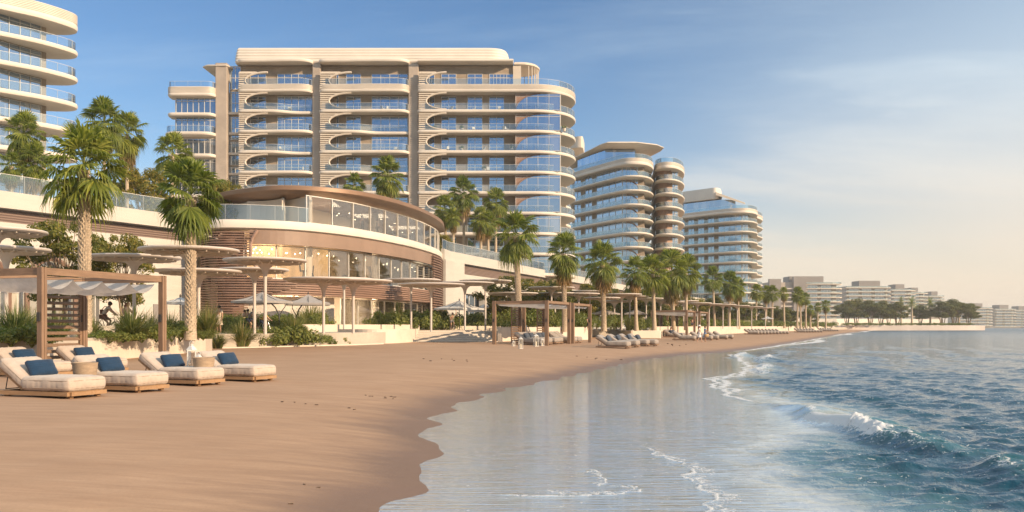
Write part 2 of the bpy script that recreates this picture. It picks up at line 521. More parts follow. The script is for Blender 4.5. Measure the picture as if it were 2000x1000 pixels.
# ---- foam
brk = np.exp(-((s_-20.6)/1.9)**2)
tum = np.exp(-((q+.13)/.27)**2)*(1+.25*np.sin(s_*9+3*np.sin(s_*3.1)))
foam = np.maximum(foam, 1.7*np.clip(np.where(s_ > 20.4, np.exp(-((s_-20.4)/.6)**2), np.exp(-((s_-20.4)/2.5)**2)), 0, 1)*tum)
foam = np.maximum(foam, .62*env*np.exp(-((q-.02)/.13)**2)*(.5+.5*np.sin(s_*2.6+.7)))
foam = np.maximum(foam, .40*env2*np.exp(-((q2)/.14)**2)*np.clip(np.sin(s_*2.1+2), 0, 1))
def lace(line, w, lo, hi, st_):
    e = np.exp(-((t_-line)/w)**2)*np.clip((s_-lo)/1.0, 0, 1)*np.clip((hi-s_)/1.5, 0, 1)
    return st_*e
wob = .16*np.sin(s_*2.9)+.10*np.sin(s_*6.7+1)+.05*np.sin(s_*13+2)
l1 = curve([(0, -.9), (10.4, -1.5), (11.7, -1.8), (13.9, -2.5), (15.6, -3.5), (16.6, -4.4)], s_)+wob*.55
foam = np.maximum(foam, lace(l1, .022+.014*(np.sin(s_*5)+1), 4, 16.2, .95)*(.78+.22*np.sin(s_*7.7+2*np.sin(s_*3))))
foam = np.maximum(foam, .46*np.exp(-((t_-l1-.16)/.15)**2)*np.clip((s_-4), 0, 1)*np.clip((16.2-s_)/1.5, 0, 1)*(.75+.25*np.sin(s_*6.1+1)))
foam = np.maximum(foam, lace(edge+.05, .10, 25.5, 42, .95))
foam = np.maximum(foam, lace(edge+.45+wob*.5, .16, 29, 70, .85))
foam = np.maximum(foam, lace(shore_t(s_)+.25+wob*.3+.2*np.sin(s_*.4), .16+.0016*np.maximum(s_, 0), 76, 1400, 1.1)*(.55+.45*np.sin(s_*.071+.4)*np.sin(s_*.023)))
foam = np.maximum(foam, lace(shore_t(s_)+1.5+.8*np.sin(s_*.11)+wob*.3, .5+.002*np.maximum(s_, 0), 80, 500, 1.0)*np.clip(np.sin(s_*.052+1.2), 0, 1))
# little lace loops on the film near the camera
for (cx, cy, ra, rb, a0, a1) in ((1.05, 11.7, .62, .42, -2.9, 1.0), (.55, 11.4, .7, .20, -3.0, .7), (.95, 12.6, .35, .9, -.9, .9)):
    ex = (X-cx)/ra; ey = (Y-cy)/rb; rad = np.hypot(ex, ey); an = np.arctan2(ey, ex)
    rad += .07*np.sin(an*7+1)+.04*np.sin(an*15)
    ok = (an > a0) & (an < a1)
    foam = np.maximum(foam, np.where(ok, .8*np.exp(-((rad-1)*min(ra, rb)/.018)**2)*(.75+.25*np.sin(an*9+ra*7))+.36*np.exp(-((rad-.8)/.14)**2), 0))
# slow film ripples
film = np.clip((t_-shore_t(s_))/1.5, 0, 1)*(1-open_)
Zw += film*(.0035*np.sin(Y*3.3+X*.6+.9*np.sin(X*.55)+.4*np.sin(Y*.8))*np.clip((17-Y)/5, 0, 1))
Zw += ZW
t = NT('sea_water')
depth = t.n('ShaderNodeAttribute', attribute_name='depth').outputs['Fac']
fo = t.n('ShaderNodeAttribute', attribute_name='foam').outputs['Fac']
hgt = t.n('ShaderNodeAttribute', attribute_name='crest').outputs['Fac']
c = t.coords('Object')
col = t.mix(t.mapr(depth, 0, .55, 0, 1, True), (.70, .68, .645), (.06, .14, .17))  # pale film tone: reflected sky and lit buildings put into the colour
col = t.mix(t.mapr(depth, .45, 1, 0, 1, True), col, (.005, .052, .088))
col = t.mix(t.mapr(hgt, .12, .38, 0, .8), col, (.035, .14, .15))
cw = t.coords('Object', scale=(1, .42, 1), rot=(0, 0, R(-30)))
b1 = t.noise(2.3, 5, .6, cw, .5); b2 = t.noise(7.5, 4, .6, cw, .3); b3 = t.noise(.55, 4, .55, c)
pos = t.n('ShaderNodeSeparateXYZ'); t.l(t.n('ShaderNodeNewGeometry').outputs['Position'], pos.inputs[0])
far = t.mapr(pos.outputs['Y'], 25, 160, .15, 1)
bf = t.noise(5.5, 2, .5, t.coords('Object', scale=(.16, 2.4, 1), rot=(0, 0, R(4))), .4)
shal = t.mapr(depth, 0, .4, 1, 0)
hsum = t.math('ADD', t.math('MULTIPLY', b1, t.mapr(depth, 0, .4, .15, 1.0)), t.math('MULTIPLY', b2, t.mapr(depth, 0, .4, .02, .35)))
hsum = t.math('ADD', hsum, t.math('MULTIPLY', bf, t.math('MULTIPLY', shal, .55)))
hsum = t.math('ADD', hsum, t.math('MULTIPLY', t.math('MULTIPLY', b3, 4.5), far))
bstr = t.math('ADD', t.mapr(depth, .0, .9, .0, .26), t.math('MULTIPLY', t.mapr(pos.outputs['Y'], 12, 45, .17, .05), t.mapr(depth, 0, .5, 1, 0)))
bn = t.n('ShaderNodeBump'); bn.inputs['Distance'].default_value = .34
t.l(bstr, bn.inputs['Strength']); t.l(hsum, bn.inputs['Height'])
f1 = t.noise(9, 6, .72, c, .6); f2 = t.noise(38, 3, .6, c)
fm = t.math('ADD', fo, t.mapr(f1, .32, .68, -.62, .34))
fm = t.math('ADD', fm, t.mapr(f2, .3, .7, -.16, .16))
fmask = t.mapr(fm, .18, .42, 0, 1, True)
wat = t.bsdf(col, t.math('ADD', t.math('ADD', .06, t.math('MULTIPLY', t.mapr(depth, 0, .5, 1, 0), t.mapr(pos.outputs['Y'], 11, 45, .05, .02))), t.math('MULTIPLY', t.mapr(pos.outputs['Y'], 60, 400, 0, .20), t.mapr(depth, .2, .8, 0, 1))), 0, .5, bn.outputs[0], IOR=t.mapr(depth, .05, .7, 3.4, 1.36))
gl = t.n('ShaderNodeBsdfGlossy'); gl.inputs['Color'].default_value = (.91, .98, .96, 1)
t.l(t.mapr(pos.outputs['Y'], 11, 45, .11, .04), gl.inputs['Roughness']); t.l(bn.outputs[0], gl.inputs['Normal'])
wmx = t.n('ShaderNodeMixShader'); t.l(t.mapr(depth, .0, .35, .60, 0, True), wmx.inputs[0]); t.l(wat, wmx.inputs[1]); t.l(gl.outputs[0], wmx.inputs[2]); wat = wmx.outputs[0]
fbn = t.bump(f1, .8, .05)
fsh = t.bsdf((.85, .85, .85), .75, 0, .3, fbn)
ftr = t.n('ShaderNodeBsdfTranslucent'); ftr.inputs['Color'].default_value = (.9, .92, .95, 1)
fmx = t.n('ShaderNodeMixShader'); fmx.inputs[0].default_value = .25; t.l(fsh, fmx.inputs[1]); t.l(ftr.outputs[0], fmx.inputs[2]); fsh = fmx.outputs[0]
ms = t.n('ShaderNodeMixShader'); t.l(fmask, ms.inputs[0]); t.l(wat, ms.inputs[1]); t.l(fsh, ms.inputs[2])
seam = t.done(ms.outputs[0])
crest = env*front*.40
fz = np.clip(foam, 0, 1.2)*.012
big = np.argwhere((foam > .30) & (open_ > .4) & (rr < 90))
for i, j in big:
    p_ = Vector((X[i, j], Y[i, j], 0))
    fz[i, j] += min(foam[i, j], 1)*(.05+.11*mnoise.noise(p_*3.1)+.07*mnoise.noise(p_*8.3)+.03*mnoise.noise(p_*19.0))
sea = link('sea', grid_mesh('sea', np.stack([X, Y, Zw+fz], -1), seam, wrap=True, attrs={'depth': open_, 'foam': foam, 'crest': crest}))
tag(sea, kind='structure'); sea['label'] = 'blue sea running in over the wet sand with one breaking wave'

# ---- air
hz = MB(); hz.box((0, 0, 32), (8600, 8600, 80))
t = NT('haze_air'); pv = t.n('ShaderNodeVolumePrincipled')
pv.inputs['Color'].default_value = (.97, .93, .88, 1); pv.inputs['Density'].default_value = .00025; pv.inputs['Anisotropy'].default_value = .0
t.l(pv.outputs[0], t.out.inputs['Volume'])
HAZE = hz.build('haze', t.m); tag(HAZE, kind='stuff'); HAZE['label'] = 'thin warm haze in the air along the coast'
# ================================================================ building materials
m_white = M('white_render', (.66, .585, .50), .62, .07, .25, .25, 60, .004)
m_cream = M('cream_render', (.62, .53, .43), .65, .10, .4, .25, 40, .004)
m_stone = M('beige_stone', (.37, .29, .215), .75, .22, .45, .3, 14, .01, stretch=(1, 1, 2.2), fine=.25)
m_pier = M('pier_stone', (.40, .33, .27), .75, .18, .3, .3, 9, .012, fine=.2)
m_brown = M('brown_cladding', (.30, .185, .135), .5, .20, .35, .1, 20, .004, stretch=(.6, .6, 3))
m_bronze = M('bronze_fascia', (.25, .15, .093), .42, .15, .3, .05, 20, .003, metal=.25)
m_slat = M('slat_brown', (.21, .125, .088), .55, .22, 1.2, .1, 20, .003)
m_frame = M('window_frame_metal', (.66, .62, .56), .45, .05, 1)
m_grey = M('grey_render', (.24, .215, .20), .7, .10, .1)
m_greyw = M('pale_grey_render', (.38, .325, .27), .7, .08, .1)
m_dark = M('dark_metal', (.035, .033, .032), .45, .2, 2)
m_paver = M('pale_paving', (.48, .41, .335), .75, .13, .35, .25, 18, .01, fine=.2)
m_plaster = M('planter_plaster', (.66, .565, .46), .75, .10, .7, .35, 22, .008, fine=.18)
def glass_mat(name, body, refl=.42, tint=(.85, .92, 1.0), rough=.02, folds=True):
    """window glass with a curtained or dim room behind it"""
    t = NT(name)
    r = t.n('ShaderNodeObjectInfo').outputs['Random']
    c = t.coords('Object')
    w = t.n('ShaderNodeTexWave', wave_type='BANDS', bands_direction='X'); w.inputs['Scale'].default_value = 2.1
    w.inputs['Distortion'].default_value = 1.5; t.l(c, w.inputs['Vector'])
    n = t.noise(.5, 2, .5, t.coords('Object', scale=(1, 1, .05)))
    cur = t.math('MULTIPLY', t.mapr(n, .48, .54, 0, 1), t.mapr(r, .25, .8, .05, 1))
    room = t.mix(r, [x*.6 for x in body], [x*1.5 for x in body])
    cc = t.mix(cur, room, t.mix(w.outputs['Fac'], (.25, .24, .23), (.45, .43, .40)))
    if not folds: cc = room
    d = t.bsdf(cc, .8, 0, .1)
    g = t.n('ShaderNodeBsdfGlossy'); g.inputs['Color'].default_value = (*tint, 1); g.inputs['Roughness'].default_value = rough
    nb = t.bump(t.noise(.35, 1, .5, c), .02, .2)
    t.l(nb, g.inputs['Normal'])
    lw = t.n('ShaderNodeLayerWeight'); lw.inputs['Blend'].default_value = .35
    f = t.mapr(lw.outputs['Fresnel'], .05, 1, refl, .95)
    ms = t.n('ShaderNodeMixShader'); t.l(f, ms.inputs[0]); t.l(d, ms.inputs[1]); t.l(g.outputs[0], ms.inputs[2])
    return t.done(ms.outputs[0])
m_glass = glass_mat('window_glass', (.05, .075, .115), .48, (.62, .80, 1.0))
m_glass_far = glass_mat('far_window_glass', (.09, .095, .10), .35, (.85, .92, 1.0), .08, False)
def clear_mat(name, tint=(.9, .97, 1), refl=.10, milk=.08, milkcol=(.75, .88, .95)):
    """thin clear glass one can look through"""
    t = NT(name)
    tr = t.n('ShaderNodeBsdfTransparent'); tr.inputs['Color'].default_value = (*tint, 1)
    g = t.n('ShaderNodeBsdfGlossy'); g.inputs['Roughness'].default_value = .02
    d = t.n('ShaderNodeBsdfDiffuse'); d.inputs['Color'].default_value = (*milkcol, 1)
    lw = t.n('ShaderNodeLayerWeight'); lw.inputs['Blend'].default_value = .3
    f = t.mapr(lw.outputs['Fresnel'], .0, 1, refl, .8)
    a = t.n('ShaderNodeMixShader'); a.inputs[0].default_value = milk; t.l(tr.outputs[0], a.inputs[1]); t.l(d.outputs[0], a.inputs[2])
    b = t.n('ShaderNodeMixShader'); t.l(f, b.inputs[0]); t.l(a.outputs[0], b.inputs[1]); t.l(g.outputs[0], b.inputs[2])
    return t.done(b.outputs[0])
m_rail = clear_mat("balustrade_glass", (.88, .95, .99), .07, .04, (.62, .78, .88))
m_railfar = clear_mat("far_balustrade_glass", (.80, .92, .97), .10, .05, (.45, .62, .70))
m_clear = clear_mat('shopfront_glass', (.97, .97, .96), .05, .012, (.8, .75, .66))

# ================================================================ building helpers
WCACHE = {}
def window(parent, x, y, z, w, h, nv=2, rows=(), rz=0.0, glass=None, fr=.07, frame=None, deep=.16):
    """one window: mullioned frame with its glazing as a child; local -y looks out"""
    glass = glass or m_glass; frame = frame or m_frame
    key = (round(w, 2), round(h, 2), nv, tuple(rows), glass.name, fr)
    if key not in WCACHE:
        b = MB()
        for i in range(nv+1):
            b.box((-w/2+w*i/nv, 0, h/2), (fr, deep, h))
        for zz in [0]+list(rows)+[1]:
            b.box((0, .005, min(max(h*zz, fr/2), h-fr/2)), (w-.002, deep-.02, fr))
        g = MB().box((0, .03, h/2), (w-.01, .03, h-.01))
        WCACHE[key] = (b.mesh('window', frame), g.mesh('pane', glass))
    a, g = WCACHE[key]
    o = link('window', a, parent, (x, y, z), rz)
    link('pane', g, o)
    return o
SLABP = lambda z, th: [(.34, z-th), (.10, z-th+.05), (0, z-th*.62), (0, z-th*.30), (.08, z-.05), (.2, z)]
def slab(parent, out, z, th=.62, m=None, ribs=0, name='balcony_slab', share=None):
    b = MB()
    prof = SLABP(z, th)
    if ribs:
        prof = prof[:4]
        z0 = z-.05*th
        hh = ribs*.22
        for i in range(ribs):
            zz = z0+i*.22
            prof += [(.13, zz), (.13, zz+.03), (.03, zz+.07), (.03, zz+.19)]
        prof += [(.2, z0+hh+.04)]
    b.rings(out, prof)
    return b.build(name, m or m_white, parent, 40)
def railing(parent, path, z, h=1.1, mat=None, name='glass_railing', joint=2.4, frame=None):
    b = MB(); b.wall(path, z, z+h, .03)
    b.mat(1); b.wall(path, z+h+.003, z+h+.035, .035)
    if joint:
        for p in resample(path, joint): b.box((p[0], p[1], z+h/2), (.03, .03, h))
    return b.build(name, [mat or m_rail, frame or m_frame], parent)
def openpath(out, i0, i1):
    n = len(out)
    return [out[i % n] for i in range(i0, i1+1)]
def ell_screen(parent, x0, xa, xc, y, z0, h, dirn=1, fins=8, m=None, rim=True, depth=.30, name='louvre_screen'):
    """horizontal fins between the bay edge x0 and a half-ellipse with tip xa and centre xc"""
    b = MB(); a = abs(xc-xa); hh = h/2
    n = fins; st_ = h/n
    for i in range(n):
        zc_ = z0+st_*(i+.5); q = (zc_-z0-hh)/hh
        xe = xc-dirn*a*math.sqrt(max(0, 1-q*q))
        b.box(((x0+xe)/2, y+depth/2, zc_), (abs(xe-x0), depth, st_*.52))
        b.box(((x0+xe)/2-dirn*.05, y+depth+.10, zc_+st_*.5), (abs(xe-x0)-.1, .06, st_*.99))
    if rim:
        pts = []
        for k in range(25):
            g = PI/2+PI*k/24
            pts.append((xc+dirn*a*math.cos(g), y+.12, z0+hh+hh*math.sin(g)*.985))
        b.tube(pts, .19, 6)
    return b.build(name, m or m_cream, parent, 50)
def mesh_copies(first, zs, parent):
    for z in zs:
        c = first.copy(); COL.objects.link(c); c.location.z = first.location.z+z
        for ch in kids(first):
            k = ch.copy(); COL.objects.link(k); k.parent = c
    
# ================================================================ the long main apartment block
Y0 = 163.4
def XA(px): return PX(px, Y0)
def ZA(py): return PZ(py, Y0)
FH = 40*Y0/F
main = thing('apartment_block', (XA(780), Y0+12, 0), 'longest cream apartment block facing the beach, with stacked oval balconies and a fluted roof band', 'apartment block')
MO = main.location
class Loc:
    """parts are modelled in world coordinates and parented without moving"""
def fix(o, root):
    o.parent = root; o.location = Vector(o.location)-root.location
    return o
def P_(name, b, mats, root, smooth=None): return fix(b.build(name, mats, None, smooth), root)
def fixw(o, root): return fix(o, root)
ztop = [ZA(173+40*k) for k in range(10)]            # tops of the balcony slabs, k = 0 is the terrace of the top floor
wall = MB()
wall.prism([(XA(420), Y0+2.6), (XA(1095), Y0+2.6), (XA(1095), Y0+24), (XA(420), Y0+24)], 0, ztop[0]-.1)
wall.prism([(XA(440), Y0+2.6), (XA(1003), Y0+2.6), (XA(1003), Y0+20), (XA(440), Y0+20)], ztop[0]-.08, ZA(121))
P_('wall', wall, m_stone, main)
# piers
for a, b_, y_ in ((417, 440, .9), (607, 623, 1.2), (796, 816, 1.2)):
    bb = MB(); bb.prism(round_corners([(XA(a), Y0+y_), (XA(b_), Y0+y_), (XA(b_), Y0+2.58), (XA(a), Y0+2.58)], .15, 2), 0, ZA(120))
    P_('pier', bb, m_pier, main)
# bays: left edge, right edge, ellipse tip, ellipse centre, windows (px0, px1, columns)
bays = [(463, 608, 478, 522, [(481, 512, 2), (535, 604, 5)], True),
        (622, 798, 642, 686, [(652, 656, 1), (671, 700, 2), (722, 793, 4)], True),
        (815, 1133, 832, 872, [(836, 846, 1), (860, 889, 2), (912, 941, 2), (955, 984, 2)], False)]
for bi, (xl, xr, xa, xc, wins, short) in enumerate(bays):
    outs = []
    for wave in (0, 1):
        if short:
            fr_ = [(XA(xl), Y0+.5), (XA(xl)+1.0, Y0), (XA(xl)+5.5, Y0-.1)]
            if wave: fr_ += [(XA(xl)+7.5, Y0+.15), (XA(xl)+9.5, Y0+1.0), (XA(xl)+11.3, Y0+1.45), (XA(xr)-.6, Y0+1.5), (XA(xr), Y0+1.9)]
            else: fr_ += [(XA(xl)+8.5, Y0-.3), (XA(xr)-2.2, Y0-.3), (XA(xr)-.6, Y0+.15), (XA(xr), Y0+1.1)]
            front = smooth_path(fr_, 5)
            out = front+[(XA(xr), Y0+2.58), (XA(xl), Y0+2.58)]
            outs.append((out, front))
        else:
            fr_ = [(XA(xl), Y0+.5), (XA(xl)+1, Y0), (XA(900), Y0), (XA(1000), Y0), (XA(1060), Y0+.1), (XA(1100), Y0+2.0), (XA(1124), Y0+5.4), (XA(1131), Y0+9.5), (XA(1124), Y0+13.5), (XA(1117), Y0+16.5), (XA(1121), Y0+19.5), (XA(1131), Y0+23), (XA(1124), Y0+28), (XA(1100), Y0+31)]
            front = smooth_path(fr_, 6)
            out = front+[(XA(1000), Y0+31), (XA(xl), Y0+31)]
            outs.append((out, front))
    firsts = {}
    nk = 10 if not short else 8
    for k in range(nk):
        z = ztop[k]
        w = 1 if (short and k % 2 == (1 if bi == 0 else 0) and k > 0) else 0
        out, front = outs[w]
        key = ('t' if k == 0 else w)
        if key not in firsts:
            s1 = fixw(slab(None, out, z, .58, ribs=4 if k == 0 else 0), main)
            zr = z+(.75 if k == 0 else 0)
            pth = [p for p in offset_path(front, .18)][2 if short else 4:]
            if k == 0 and not short: pth = pth
            r1 = fixw(railing(None, pth, zr, 1.12), main)
            firsts[key] = (s1, r1, z)
        else:
            s1, r1, z1 = firsts[key]
            for o in (s1, r1):
                c = o.copy(); COL.objects.link(c); c.location.z += z-z1
    # roof slab over the top floor
    if short:
        fixw(slab(None, outs[0][0], ZA(114), .62, name='roof_canopy'), main)
    else:
        fixw(slab(None, [(XA(815), Y0+.1), (XA(1003), Y0+.1), (XA(1003), Y0+20), (XA(815), Y0+20)], ZA(114), .5, name='roof_canopy'), main)
    # oval louvre screens
    h = FH-.68
    e1 = fixw(ell_screen(None, XA(xl)+.25, XA(xa), XA(xc), Y0+.15, ztop[1]+.01, h, 1, 8), main)
    for k in [0]+list(range(2, nk)):
        c = e1.copy(); COL.objects.link(c); c.location.z += ztop[k]-ztop[1]
    for k in range(nk):
        for (a, b_, nv) in wins:
            if b_-a < 12 and k > 5: continue
            ww = XA(b_)-XA(a)
            fixw(window(None, XA((a+b_)/2), Y0+2.58, ztop[k]+.02+(.1 if k == 0 else 0), ww, 2.98 if k else 3.3, nv, (.34, .8) if nv > 1 else ()), main)
# winter garden: the big arched glass corner on the sea end of each floor
for k in range(1, 10):
    fixw(window(None, XA(1051), Y0+1.0, ztop[k]+.02, XA(1094)-XA(1007), FH-.70, 4, (.84,)), main)
    if k == 1:
        b = MB(); hh = FH-.68
        pts = [(XA(1007)+4.6*(1-math.cos(PI/2*i/12)), Y0+.93, ztop[k]+hh*math.sin(PI/2*i/12)) for i in range(13)]
        b.tube(pts, .11, 6)
        for i in range(12):
            (xa_, _, za_), (xb_, _, zb_) = pts[i], pts[i+1]
            b.add([(XA(1006), Y0+.96, zb_), (xb_, Y0+.96, zb_), (xa_, Y0+.96, za_), (XA(1006), Y0+.96, za_), (XA(1006), Y0+2.5, zb_), (XA(1006), Y0+2.5, za_)], [(0, 1, 2, 3), (4, 0, 3, 5)])
        a1 = P_('arch_screen', b, m_brown, main, 50)
    else:
        c = a1.copy(); COL.objects.link(c); c.location.z += ztop[k]-ztop[1]
    fixw(window(None, XA(1095)+.05, Y0+6.5, ztop[k]+.02, 9.5, FH-.7, 5, (.84,), R(90)), main)
# top-floor room and the curved colonnade on the terrace
fixw(window(None, XA(983), Y0+2.56, ztop[0]+.1, XA(1002)-XA(963), 3.3, 3, (.34, .8)), main)
b = MB(); n = 14; cx, cy, ra = XA(1018), Y0+6.0, 3.6
arc = [(cx+ra*math.sin(PI*i/n), cy-4.2*math.cos(PI*i/n)) for i in range(n+1)]
arc = [(XA(1004), cy-4.2)]+arc+[(XA(1004), cy+4.2)]
b.rings(arc, [(.25, ZA(121)), (0, ZA(120)), (0, ZA(117)), (.2, ZA(115))])
for i in range(2, n, 1):
    p = offset_path(arc, .25)[i+1]; b.box((p[0], p[1], (ZA(121)+ztop[0])/2), (.14, .22, ZA(121)-ztop[0]))
b.box((XA(1010), Y0+2.3, (ZA(121)+ztop[0])/2), (1.5, .4, ZA(121)-ztop[0]-.02))
P_('roof_pavilion', b, m_cream, main, 40)
# fluted roof band
b = MB()
ro = round_corners([(XA(450), Y0+1.2), (XA(998), Y0+1.2), (XA(998), Y0+19), (XA(450), Y0+19)], [1.2, 4.5, 4.5, 1.2], 8)
prof = [(.35, ZA(118))]
zb, zt = ZA(117), ZA(88)
for i in range(33):
    q = i/32
    prof.append((.22+.10*math.cos(q*2*PI*5)*.6+.45*q*q, zb+(zt-zb)*q))
prof += [(.78, ZA(87)), (1.0, ZA(86.2))]
b.rings(ro, prof); P_('roof_band', b, m_white, main, 60)
# left wing with its own slabs
zw_ = [ZA(181), ZA(220), ZA(258), ZA(300), ZA(340), ZA(380), ZA(420)]
wo_ = smooth_path([(XA(324), Y0+3.2), (XA(325), Y0+.9), (XA(330), Y0-.1), (XA(345), Y0-.4), (XA(400), Y0-.4), (XA(414), Y0), (XA(419), Y0+1.2), (XA(419), Y0+3.2)], 5)
wo2 = smooth_path([(XA(318), Y0+3.2), (XA(320), Y0+.8), (XA(328), Y0-.3), (XA(345), Y0-.8), (XA(396), Y0-.8), (XA(413), Y0-.2), (XA(419), Y0+1.2), (XA(419), Y0+3.2)], 5)
b = MB(); b.prism([(XA(337), Y0+1.3), (XA(419), Y0+1.3), (XA(419), Y0+12), (XA(337), Y0+12)], 0, zw_[0]-.05)
P_('wing_wall', b, m_cream, main)
for k, z in enumerate(zw_):
    oo = wo2 if k in (2,) else wo_
    fixw(slab(None, oo, z, .62, ribs=5 if k == 0 else 0), main)
    if k in (0, 2): fixw(railing(None, offset_path(oo, .25)[4:-4], z+(.95 if k == 0 else 0), 1.1), main)
    if k: fixw(window(None, XA(378), Y0+1.26, z+.02, XA(417)-XA(339), FH-.78, 7, (.80,)), main)
b = MB(); b.rings([(XA(389), Y0+1.8), (XA(400), Y0+.8), (XA(440), Y0+.6), (XA(447), Y0+2.5), (XA(447), Y0+12), (XA(392), Y0+12)], [(2.0, ZA(133)), (.4, ZA(128)), (0, ZA(126)), (.05, ZA(124)), (.5, ZA(122))])
P_('eave', b, m_cream, main, 40)
for k in range(1, 9):
    b = MB(); b.box((XA(451.5), Y0+2.2, ztop[k]-.3), (XA(463)-XA(440), .55, .42)); P_('stair_band', b, m_cream, main)
for k in range(5):      # tall stair window
    fixw(window(None, XA(451.5), Y0+2.5, ZA(168+50*k), XA(462)-XA(441), 4.35, 2, (.5, .93)), main)

# ================================================================ towers farther along the shore
def tower(label, pts_slab, pts_wall, z_list, railrng, wallmat, faces, ribtop=4, m_sl=None, rmat=None, wmat=None, th=.50, name='apartment_tower', rad=4, zbase=0):
    cx = sum(p[0] for p in pts_wall)/len(pts_wall); cy = sum(p[1] for p in pts_wall)/len(pts_wall)
    root = thing(name, (cx, cy, zbase), label, 'apartment block')
    b = MB(); b.prism(pts_wall, zbase, z_list[0]-.02)
    P_('wall', b, wallmat, root)
    s1 = r1 = None
    for k, z in enumerate(z_list):
        if k < 1:
            fixw(slab(None, pts_slab, z, .9, m_sl, ribs=ribtop), root)
            fixw(railing(None, [p for p in offset_path(railrng, .3)], z+.22*ribtop-.03, 1.15, rmat or m_railfar, joint=0), root)
            continue
        if s1 is None:
            s1 = fixw(slab(None, pts_slab, z, th, m_sl), root)
            r1 = fixw(railing(None, [p for p in offset_path(railrng, .3)], z, 1.15, rmat or m_railfar, joint=0), root); z1 = z
        else:
            for o in (s1, r1):
                c = o.copy(); COL.objects.link(c); c.location.z += z-z1
    for k in range(1, len(z_list)):
        hgt_ = z_list[k-1]-z_list[k]-th-.05
        for (p, q, n, cols, fill) in faces:
            p = Vector(p); q = Vector(q); L = (q-p).length; dr = (q-p)/L; nn = Vector((dr.y, -dr.x))
            rz = math.atan2(dr.y, dr.x)
            for i in range(n):
                c0 = p+dr*(L*(i+.5)/n)+nn*.02
                fixw(window(None, c0.x, c0.y, z_list[k]+.02, L/n*fill, hgt_, cols, (.82,), rz, wmat or m_glass), root)
    return root
def pp(px, Y): return (PX(px, Y), Y)
def lerp2(a, b, q): return (a[0]+(b[0]-a[0])*q, a[1]+(b[1]-a[1])*q)
# second tower
z2 = [PZ(316, 236)-i*3.75 for i in range(10)]
sl2 = smooth_path([pp(1112, 259), pp(1165, 246), pp(1205, 237.5), pp(1222, 235), pp(1245, 234.6), pp(1262, 236), pp(1273, 239.5), pp(1276.5, 244), pp(1274, 249)], 5)
sl2c = sl2+[pp(1260, 275), pp(1120, 285)]
wl2 = [pp(1118, 262), pp(1216, 239.4), pp(1258, 239), pp(1262, 262), pp(1130, 284)]
T2 = tower('stepped tower with blue glass balustrades and rounded corner wing, right of the longest block', sl2c, wl2, z2, sl2, m_stone,
           [(wl2[0], lerp2(wl2[0], wl2[1], .46), 2, 2, .62), (lerp2(wl2[0], wl2[1], .50), wl2[1], 1, 4, .98), (wl2[1], (PX(1246, 239.1), 239.1), 1, 4, .99)])
lobe = smooth_path([pp(1277, 252), pp(1279, 246), pp(1290, 242.5), pp(1306, 241.5), pp(1322, 243), pp(1334, 248), pp(1337, 254), pp(1333, 262)], 5)
lobec = lobe+[pp(1325, 275), pp(1270, 275)]
lw_ = smooth_path([pp(1279, 250), pp(1284, 247.5), pp(1296, 246), pp(1308, 246.5), pp(1320, 250), pp(1324, 258)], 4)
b = MB(); b.prism(lw_+[pp(1322, 272), pp(1272, 272)], 0, PZ(318, 244)); P_('corner_wing', b, M('rust_stone', (.36, .22, .15), .7, .2, .6, .2, 12, .01), T2, 40)
z2b = [PZ(325, 244)-i*3.72 for i in range(9)]
for k, z in enumerate(z2b):
    fixw(slab(None, lobec, z, .85 if k == 0 else .5, ribs=4 if k == 0 else 0), T2)
    fixw(railing(None, offset_path(lobe, .3), z+(.9 if k == 0 else 0), 1.15, m_railfar, joint=0), T2)
    if k:
        fixw(window(None, PX(1314, 248), 247.6, z+.02, 3.3, 3.0, 3, (.82,), R(25)), T2)
        b = MB(); b.tube([(PX(1303, 245)+1.4*(1-math.sin(PI*i/10))*1.0, 245.6, z+.02+3.05*i/10) for i in range(11)], .13, 5)
        P_('arch_rim', b, m_brown, T2, 50)
for k in range(1, 8):
    z = z2[k]
    b = MB()
    b.tube([(PX(1176, 249)+(PX(1196, 244)-PX(1176, 249))*(1-math.cos(PI/2*i/9)), 249.6-4.6*(1-math.cos(PI/2*i/9)), z+.02+3.05*math.sin(PI/2*i/9)) for i in range(10)], .16, 5)
    P_('arch_rim', b, m_brown, T2, 50)
    b = MB(); b.tube([(PX(1220, 239)+3.6*math.sin(PI/2*i/9)+.4, 238.8, z+.02+3.05*math.cos(PI/2*i/9)) for i in range(10)], .13, 5)
    P_('arch_rim', b, m_brown, T2, 50)
b = MB(); b.rings([pp(1100, 268), pp(1128, 259.5), pp(1172, 243), pp(1186, 240), pp(1245, 240), pp(1283, 243), pp(1297, 247), pp(1290, 252), pp(1250, 268), pp(1120, 282)], [(1.6, PZ(291, 246)), (.4, PZ(289, 246)), (0, PZ(287.5, 246)), (.1, PZ(286, 246)), (1.6, PZ(283, 246))])
rfz = -2.0
P_('roof', b, m_cream, T2, 40)
b = MB(); b.prism([pp(1128, 262), pp(1182, 246), pp(1240, 246), pp(1250, 266), pp(1130, 280)], z2[0]+.3, PZ(292.4, 246)); P_('penthouse', b, m_glass, T2)
b = MB(); b.prism(round_corners([pp(1100, 266), pp(1138, 262), pp(1142, 275), pp(1100, 280)], 2, 4), PZ(284, 260), PZ(262, 260)); P_('roof_band', b, m_cream, T2, 40)
